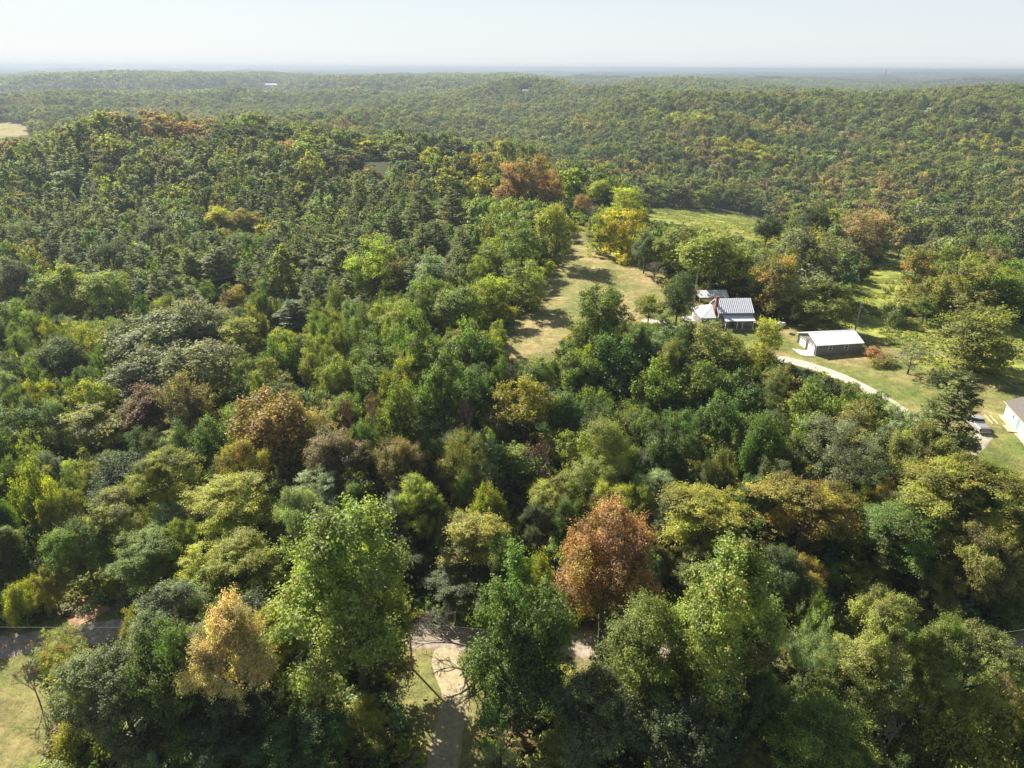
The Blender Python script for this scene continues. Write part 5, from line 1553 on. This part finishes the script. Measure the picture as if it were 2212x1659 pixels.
# ---------------- labels that single out each filler tree by what it stands next to
LM = [(1605, 1290, 'orange-patched tall tree'), (1318, 1220, 'big rust-brown tree'), (745, 1250, 'tallest tulip tree'), (575, 920, 'orange-brown slope tree'), (350, 730, 'dark oak clump'),
      (1130, 870, 'golden-topped tree'), (1755, 1120, 'wide golden-olive tree'), (2078, 890, 'big driveway pine'), (1880, 720, 'grey garage'), (1555, 660, 'farmhouse'), (1342, 490, 'brilliant yellow tree'),
      (1145, 390, 'three rust-coloured trees'), (165, 620, 'umbrella-shaped tree'), (812, 560, 'broad yellow-green pinewood tree'), (616, 580, 'columnar light green tree'), (2090, 715, 'isolated meadow tree'),
      (345, 270, 'orange skyline tree'), (1250, 640, 'hay field'), (975, 460, 'tallest pine'), (495, 465, 'golden tree pair in the pines'), (952, 840, 'tall slope-centre tree'), (1340, 770, 'dark vine-draped mound'),
      (485, 1380, 'cream-topped tree'), (1560, 480, 'upper field'), (1000, 368, 'small far ridge field'), (490, 1110, 'lime spreading tree'), (1850, 490, 'orange-crowned meadow-top tree'),
      (628, 690, 'small round blue-green pine'), (350, 1040, 'bright green feathery tree'), (1835, 980, 'thinning grey-olive tree'), (870, 345, 'silvery ridge tree'), (1308, 980, 'bright feathery slope tree'),
      (190, 920, 'yellow-olive spreading tree'), (1115, 1330, 'tall deep green trackside tree'), (650, 400, 'small bright yellow tree'), (400, 590, 'light green pine'), (722, 560, 'tall bare-trunked pine'), (1970, 1350, 'wide feathery roadside tree'), (220, 350, 'brown ridge tree'), (750, 350, 'dark brown round ridge tree'), (600, 290, 'domed skyline tree')]
ORD = ['nearest', 'second nearest', 'third nearest', 'fourth nearest', 'fifth nearest', 'sixth nearest', 'seventh nearest', 'eighth nearest', 'ninth nearest', 'tenth nearest', 'eleventh nearest', 'twelfth nearest', 'thirteenth nearest', 'fourteenth nearest', 'fifteenth nearest', 'sixteenth nearest', 'seventeenth nearest', 'eighteenth nearest', 'nineteenth nearest', 'twentieth nearest']
groups = {}
for t in SEL:
    k = min(range(len(LM)), key=lambda i: math.hypot(LM[i][0] - t['px'], LM[i][1] - t['py']))
    dx, dy = t['px'] - LM[k][0], t['py'] - LM[k][1]
    side = 'left' if dx < 0 else 'right'; dep_w = 'behind' if dy < 0 else 'in front of'
    if abs(dx) > 2.2 * abs(dy): rel = side + ' of'
    elif abs(dy) > 2.2 * abs(dx): rel = dep_w
    else: rel = ('behind' if dy < 0 else 'in front') + ' and ' + side + ' of'
    noun = 'pine' if t['kind'] == 'pine' else 'vine-covered tree' if t['kind'] == 'mound' else 'feathery tree' if t['kind'] in ('feather', 'lace') else 'tree'
    groups.setdefault((k, rel, WORD[t['col']], noun), []).append((math.hypot(dx, dy), t))
for (k, rel, colw, noun), L in groups.items():
    L.sort(key=lambda q: q[0])
    for i, (_, t) in enumerate(L):
        t['label'] = f"{colw} {noun} {rel} the {LM[k][2]}" if len(L) == 1 else f"{ORD[min(i, 19)]} {colw} {noun} {rel} the {LM[k][2]}"


for t in SEL:
    if len(t['label'].split()) > 16: t['label'] = t['label'].replace(' nearest', '')

# ---------------- build the individual trees
def lod_of(d, H):
    return 0 if d < 112 else 1 if d < 300 else 2


SNAG = {}


def snag(var, d):
    if var not in SNAG:
        segs = dead_tree(10, 3, 900 + var, 6)
        gg = np.random.default_rng(var)
        tips = np.array([s[1] for s in segs if s[2] < .06]); c = tips[gg.integers(0, len(tips), 260)] + gg.normal(0, .16, (260, 3))
        V, Q = cards(c, rdir(260, gg), .3, gg); T = np.ones((1040, 4)); T[:, :3] = np.repeat(gg.random((260, 3)), 4, 0)
        SNAG[var] = (wood_mesh('trunk', segs, BARE, 4), np_mesh('leaves', V, Q, [LEAF], T))
    return SNAG[var]


NAMES = dict(pine=('pine_tree', 'pine tree'), snag=('leafless_tree', 'bare tree'), bush=('bush', 'bush'))
for t in TREES + SEL:
    nm, cat = NAMES.get(t['kind'], ('broadleaf_tree', 'tree'))
    grp = {'pine': 'pines of the wooded ridge', 'snag': 'leafless trees in the wood', 'bush': 'bushes along the clearings'}.get(t['kind'], 'broadleaf trees of the wood')
    root = thing(nm, t['label'], cat, (t['x'], t['y'], t['z'] - .1), random.uniform(0, 6.28), grp)
    if t['kind'] == 'snag':
        if t['label'].startswith('leaning dead'): root.rotation_euler = (R(8), R(-50), 0)
        tm, lm = snag(t['var'], t['d']); s = (t['R'] / 3, t['R'] / 3, t['H'] / 10)
        o = bpy.data.objects.new('trunk', tm); C.objects.link(o); o.parent = root; o.scale = s
        if t['col'] == 'red':
            o = bpy.data.objects.new('leaves', lm); C.objects.link(o); o.parent = root; o.scale = s; o.color = (*PAL['red'], 1)
        continue
    d = make(t['kind'], lod_of(t['d'], t['H']), t['var'])
    s = (t['R'] / d['rmax'], t['R'] / d['rmax'], t['H'] / d['zmax'])
    c = np.array(PAL[t['col']]) * random.uniform(.88, 1.12) * np.array([random.uniform(.92, 1.08), 1, random.uniform(.85, 1.15)])
    for part, me in (('trunk', d['trunk']), (d['crown'].name.split('.')[0], d['crown'])):
        o = bpy.data.objects.new(part, me); C.objects.link(o); o.parent = root; o.scale = s
        if part != 'trunk': o.color = (*c, 1 - t['acc'])

# ---------------- fallen logs below the meadow tree
for (xa, ya), (xb, yb), lab in (((2336, 885), (2392, 912), 'fallen grey log beside the big isolated meadow tree'), ((2505, 952), (2545, 972), 'bleached fallen branch in the shade above the white building')):
    a = hit(xa / 2560 * 2212, ya / 2560 * 2212); b = hit(xb / 2560 * 2212, yb / 2560 * 2212)
    m = MB(); A_ = Vector((*a, hz(*a) + .25)); B2 = Vector((*b, hz(*b) + .2)); mid = A_.lerp(B2, .5) + Vector((0, .3, .1))
    m.tube([A_, mid, B2], [.16, .12, .06], 7); m.tube([mid, mid + Vector((.9, -.6, .5))], [.07, .03], 5); m.tube([A_.lerp(B2, .25), A_.lerp(B2, .25) + Vector((-.5, .9, .6))], [.07, .03], 5)
    tag(m.build('fallen_log', BARE), lab, 'log')

strip('dirt_bank', [hit(182, 1262), hit(190, 1300), hit(200, 1345)], 6.5, EARTH, .09, 6, 12)
strip('gravel_verge', [hit(150, 1385), hit(205, 1372), hit(262, 1345)], 4.0, GRAVEL, .11, 6, 14)

# ================================================================== stuff: the rest of the wood, undergrowth, meadow weeds
SRC = bpy.data.collections.new('plant_sources')
SRC_IDX = {}


def source(kind, lod, var):
    key = (kind, lod, var)
    if key not in SRC_IDX:
        d = make(kind, lod, var)
        V, Q, T = d['V'], d['Q'], d['T']
        mi = np.zeros(len(Q), int)
        if lod < 3 and kind not in ('bush', 'mound'):
            tm = wood_mesh('tmp', d['segs'][:6], BARK, 4)
            tv = np.empty(len(tm.vertices) * 3); tm.vertices.foreach_get('co', tv); tv = tv.reshape(-1, 3)
            tq = np.array([list(p.vertices) for p in tm.polygons])
            Q = np.concatenate([Q, tq + len(V)]); mi = np.concatenate([mi, np.ones(len(tq), int)])
            V = np.concatenate([V, tv]); T = np.concatenate([T, np.ones((len(tv), 4))])
            bpy.data.meshes.remove(tm)
        s = np.array([1 / d['rmax'], 1 / d['rmax'], 1 / d['zmax']])
        me = np_mesh('plant_source', V * s, Q, [LEAF_I, BARK], T, mi)
        n = len(SRC_IDX)
        o = bpy.data.objects.new('plant_source_%03d' % n, me); SRC.objects.link(o)
        SRC_IDX[key] = n
    return SRC_IDX[key]


def clump_source(var):
    key = ('clump', 4, var)
    if key not in SRC_IDX:
        gg = np.random.default_rng(500 + var); P = []; N = []; T = []
        for i in range(34):
            a, q = gg.uniform(0, 6.28), math.sqrt(gg.random()); r = gg.uniform(.09, .16); h = gg.uniform(.75, 1.0)
            e = rdir(16, gg); e[:, 2] = np.abs(e[:, 2])
            P.append(np.array([math.cos(a) * q, math.sin(a) * q, h - .35]) + e * [r, r, .35]); N.append(unit(e + [0, 0, .4]))
            t = np.ones((16, 4)); t[:, 0] = np.clip(gg.normal(.5, .3) + gg.normal(0, .08, 16), 0, 1); t[:, 1] = gg.random(); t[:, 2] = 0; T.append(t)
        V, Q = cards(np.concatenate(P) , np.concatenate(N), .17, gg, .9)
        V[:, 2] = V[:, 2]
        me = np_mesh('plant_source', V, Q, [LEAF_I], np.repeat(np.concatenate(T), 4, 0))
        n = len(SRC_IDX); o = bpy.data.objects.new('plant_source_%03d' % n, me); SRC.objects.link(o); SRC_IDX[key] = n
    return SRC_IDX[key]


def scatter(name, P, scale, idx, tint, tilt=0.0):
    n = len(P)
    me = bpy.data.meshes.new(name)
    me.vertices.add(n); me.vertices.foreach_set('co', np.asarray(P, np.float32).ravel())
    a = me.attributes.new('tree_scale', 'FLOAT_VECTOR', 'POINT'); a.data.foreach_set('vector', np.asarray(scale, np.float32).ravel())
    rot = np.stack([rng.normal(0, tilt, n), rng.normal(0, tilt, n), rng.uniform(0, 6.283, n)], 1)
    a = me.attributes.new('tree_turn', 'FLOAT_VECTOR', 'POINT'); a.data.foreach_set('vector', rot.astype(np.float32).ravel())
    a = me.attributes.new('which', 'INT', 'POINT'); a.data.foreach_set('value', np.asarray(idx, np.int32))
    a = me.attributes.new('tint', 'FLOAT_COLOR', 'POINT'); a.data.foreach_set('color', np.concatenate([tint, np.ones((n, 1))], 1).astype(np.float32).ravel())
    o = bpy.data.objects.new(name, me); C.objects.link(o); o['kind'] = 'stuff'
    ng = bpy.data.node_groups.new(name, 'GeometryNodeTree')
    ng.interface.new_socket('Geometry', in_out='INPUT', socket_type='NodeSocketGeometry')
    ng.interface.new_socket('Geometry', in_out='OUTPUT', socket_type='NodeSocketGeometry')
    N = ng.nodes; L = ng.links
    gi = N.new('NodeGroupInput'); go = N.new('NodeGroupOutput')
    ip = N.new('GeometryNodeInstanceOnPoints'); ci = N.new('GeometryNodeCollectionInfo')
    ci.inputs['Collection'].default_value = SRC; ci.inputs['Separate Children'].default_value = True; ci.inputs['Reset Children'].default_value = True

    def attr(nm, ty):
        q = N.new('GeometryNodeInputNamedAttribute'); q.data_type = ty; q.inputs['Name'].default_value = nm
        return [s for s in q.outputs if s.enabled and s.name == 'Attribute'][0]
    ip.inputs['Pick Instance'].default_value = True
    L.new(gi.outputs[0], ip.inputs['Points']); L.new(ci.outputs[0], ip.inputs['Instance'])
    L.new(attr('which', 'INT'), ip.inputs['Instance Index'])
    L.new(attr('tree_turn', 'FLOAT_VECTOR'), ip.inputs['Rotation'])
    L.new(attr('tree_scale', 'FLOAT_VECTOR'), ip.inputs['Scale'])
    L.new(ip.outputs[0], go.inputs[0])
    md = o.modifiers.new('scatter', 'NODES'); md.node_group = ng
    return o


def tints(cols, g, amp=.14):
    c = np.array([PAL[k] for k in cols])
    return c * g.uniform(1 - amp, 1 + amp, (len(c), 1)) * g.uniform(.92, 1.08, (len(c), 3))


# horizon table for leaving out what no place near the camera can see
AZ = np.radians(np.arange(-48, 48.1, .5)); RG_ = np.geomspace(60, 15900, 430)
TA, TR = np.meshgrid(AZ, RG_)
HH = height(np.sin(TA) * TR, np.cos(TA) * TR)
TAN = (HH + 7 - CAMZ - 10) / TR
CUM = np.maximum.accumulate(TAN, 0)


def seen(x, y, z):
    a = np.clip((np.arctan2(x, y) - AZ[0]) / (AZ[1] - AZ[0]), 0, len(AZ) - 1).astype(int)
    r = np.hypot(x, y)
    k = np.clip(np.searchsorted(RG_, r * .97) - 1, 0, len(RG_) - 1)
    return (z - CAMZ) / r > CUM[k, a]


P = []; S = []; I = []; TT = []
rest = [t for t in FILL if not t.get('sel')]
for t in rest:
    lod = 1 if t['d'] < 200 else 2
    P.append((t['x'], t['y'], t['z'] - .1)); S.append((t['R'], t['R'], t['H'])); I.append(source(t['kind'], lod, t['var'] % 2)); TT.append(t['col'])
tt = tints(TT, g)
FARK = ['round', 'full', 'tall', 'full', 'round']


def far_ring(r0, r1, s, lod, hh, edge=True):
    x, y = jitter_grid(-r1 * .86, r1 * .86, r0 * .6, r1, s, g)
    r = np.hypot(x, y); m = (r >= r0) & (r < r1) & (np.abs(np.arctan2(x, y)) < R(41.5)); x, y = x[m], y[m]
    z = height(x, y); H = g.uniform(hh[0] - 3, hh[1], len(x)) * (1 + .25 * (vnoise(x / 60, y / 60, 71) - .5))
    m = seen(x, y, z + H) ; x, y, z, H = x[m], y[m], z[m], H[m]
    for p in [field2, field3]:
        m = polydist(x, y, p) > 2; x, y, z, H = x[m], y[m], z[m], H[m]
    px, py, dep = proj(x, y, z + H * .7)
    bad = np.zeros(len(x), bool)
    _, pt_, dt_ = proj(x, y, z + H); _, pb_, _ = proj(x, y, z)
    for Pg in (PX_FIELD2, PX_FIELD3, PX_FARL): bad |= inpoly(px, pt_ + 2, Pg) | inpoly(px, py, Pg) | inpoly(px, pb_ - 2, Pg)
    wpx = s * .6 / dt_ * FPX
    for k in range(len(HX)):
        if HD[k] > r0: bad |= (dt_ < HD[k] + 2) & (np.abs(px - HPX[k]) < HW[k] * .4 + wpx) & (pt_ < HPY[k] + HGUARD[k] * .5) & (pb_ > HPY[k])
    for a, b, c in FARB: bad |= (np.hypot(x - a, y - b) < c) | ((np.abs(np.arctan2(x, y) - math.atan2(a, b)) * r.max() * 0 + np.abs(x - a * y / b) < c * .55) & (y < b) & (y > b - 60))
    m = ~bad
    return x[m], y[m], z[m], H[m], px[m], py[m]


ALLP = [np.array(P)]; ALLS = [np.array(S)]; ALLI = [np.array(I)]; ALLT = [tt]
for r0, r1, s, lod, hh in ((340, 900, 10.5, 2, (13, 20)), (900, 1700, 12.0, 2, (14, 22)), (1700, 4200, 14.5, 3, (15, 23))):
    x, y, z, H, px, py = far_ring(r0, r1, s, lod, hh)
    if r0 == 340:      # only beyond the near wood's own grid
        m = (y >= 343) | (np.abs(x) > 328); x, y, z, H, px, py = (q[m] for q in (x, y, z, H, px, py))
        d = np.min(np.hypot(x[:, None] - HX, y[:, None] - HY) / HR, 1); m = d > .75; x, y, z, H, px, py = (q[m] for q in (x, y, z, H, px, py))
    n = len(x)
    nz = vnoise(x / 45, y / 45, 81)
    pine = inpoly(px, py, PINE_PX) & (g.random(n) < .45)
    kinds = ['pine' if pine[i] else FARK[g.integers(0, 5)] for i in range(n)]
    cols = []
    base = DEF_FAR
    for i in range(n):
        if pine[i]: cols.append('pine')
        elif nz[i] > .72 and g.random() < .6: cols.append(('gold', 'brown', 'tan', 'yolive')[int(x[i] / 130) % 4])
        elif nz[i] < .3 and g.random() < .6: cols.append('dark')
        else: cols.append(str(pick_colour(px[i], py[i], 999, g)))
    Rr = s * (.40 + .55 * g.random(n) ** 1.6); Rr[pine] *= .8
    ALLP.append(np.stack([x, y, z - .3], 1)); ALLS.append(np.stack([Rr, Rr, H], 1))
    ALLI.append(np.array([source(k, lod, int(g.integers(0, 2))) for k in kinds])); tc_ = tints(cols, g, .2); mean_ = np.array([.245, .245, .075]); calm = .15 if r0 < 900 else .35; ALLT.append(tc_ * (1 - calm) + mean_ * calm)

x, y, z, H, px, py = far_ring(4200, 15800, 46, 4, (15, 24))
n = len(x); nz = vnoise(x / 260, y / 260, 83)
cols = ['olive' if nz[i] > .66 else 'dark' if nz[i] < .35 else str(g.choice(['green', 'olive', 'dark', 'green', 'brown'])) for i in range(n)]
ALLP.append(np.stack([x, y, z], 1)); ALLS.append(np.stack([np.full(n, 31.0), np.full(n, 31.0), H], 1)); ALLI.append(np.array([clump_source(int(g.integers(0, 3))) for _ in range(n)])); ALLT.append(tints(cols, g))
print('ring far', n)
scatter('distant_woods', np.concatenate(ALLP), np.concatenate(ALLS), np.concatenate(ALLI), np.concatenate(ALLT), .03)

# undergrowth on the floor of the near wood
x, y = jitter_grid(-300, 300, 20, 345, 2.9, g)
z = height(x, y)
ok, px, py, dep = in_view(x, y, z + 1, 60); x, y, z, px, py = (q[ok] for q in (x, y, z, px, py))
dc = np.minimum.reduce([polydist(x, y, p) for p in CLEAR]); dr = np.minimum.reduce([linedist(x, y, road) - 2.4, linedist(x, y, track) - 2.5, linedist(x, y, drive) - 2.2, linedist(x, y, spur) - 2.5])
m = (dc > .4) & (dr > 0)
for a, b, c in BLOCK: m &= np.hypot(x - a, y - b) > c * .8
x, y, z, px, py = (q[m] for q in (x, y, z, px, py))
Hb = g.uniform(1.4, 3.4, len(x)); _, tpy, _ = proj(x, y, z + Hb)
bad = np.zeros(len(x), bool)
for Pg in OPEN_PX: bad |= inpoly(px, tpy, Pg)
Hb[bad] *= .35
Rb = g.uniform(1.7, 2.7, len(x)); Rb[bad] *= .6
cols = g.choice(['deep', 'green', 'olive', 'dark', 'lime', 'yolive', 'brown', 'silver'], len(x))
scatter('undergrowth', np.stack([x, y, z - .15], 1), np.stack([Rb, Rb, Hb], 1), [source('bush', 2, int(v)) for v in g.integers(0, 2, len(x))], tints(cols, g), .05)
print('undergrowth', len(x))

# tall weeds and goldenrod
def weeds(name, polys, s, hh, cols, thin=.4, seed=3):
    xs = []; ys = []
    for p in polys:
        q = np.array(p); x, y = jitter_grid(q[:, 0].min(), q[:, 0].max(), q[:, 1].min(), q[:, 1].max(), s, g)
        m = inpoly(x, y, p) & (vnoise(x / 6, y / 6, seed) > thin) & (linedist(x, y, drive) > 2.6); xs.append(x[m]); ys.append(y[m])
    x = np.concatenate(xs); y = np.concatenate(ys); m = np.ones(len(x), bool)
    for a, b, c in BLOCK: m &= np.hypot(x - a, y - b) > c
    x, y = x[m], y[m]
    H = g.uniform(*hh, len(x)); r = g.uniform(.5, .95, len(x)) * s * .8
    nz = vnoise(x / 9, y / 9, seed + 5)
    cc = [cols[int(min(.99, max(0, nz[i] + g.normal(0, .18))) * len(cols))] for i in range(len(x))]
    scatter(name, np.stack([x, y, height(x, y) - .1], 1), np.stack([r, r, H], 1), [source('bush', 3, int(v)) for v in g.integers(0, 2, len(x))], tints(cc, g, .2), .1)


PAL['goldenrod'] = (.42, .42, .08); PAL['straw'] = (.40, .30, .15); PAL['weed'] = (.20, .26, .06)
PAL['pale_weed'] = (.30, .33, .09)
weeds('meadow_weeds', [meadow, meadow2], 1.15, (.25, .65), ['weed', 'pale_weed', 'pale_weed', 'pale_weed', 'goldenrod'], .42)
weeds('field_weeds', [field2, field3], 1.7, (.25, .6), ['weed', 'pale_weed', 'pale_weed', 'pale_weed', 'goldenrod'], .42, 13)

# ================================================================== haze
m_h = bpy.data.materials.new('haze'); m_h.use_nodes = True
nt = m_h.node_tree; nt.nodes.remove(nt.nodes['Principled BSDF'])
pv = nt.nodes.new('ShaderNodeVolumePrincipled')
pv.inputs['Color'].default_value = (0.40, 0.475, 0.555, 1); pv.inputs['Density'].default_value = 1.9e-4; pv.inputs['Anisotropy'].default_value = 0.25
nt.links.new(pv.outputs[0], nt.nodes['Material Output'].inputs['Volume'])
m = MB(); m.box(-17500, 17500, -17500, 17500, -150, 70)
hzo = m.build('haze', m_h); hzo['kind'] = 'stuff'
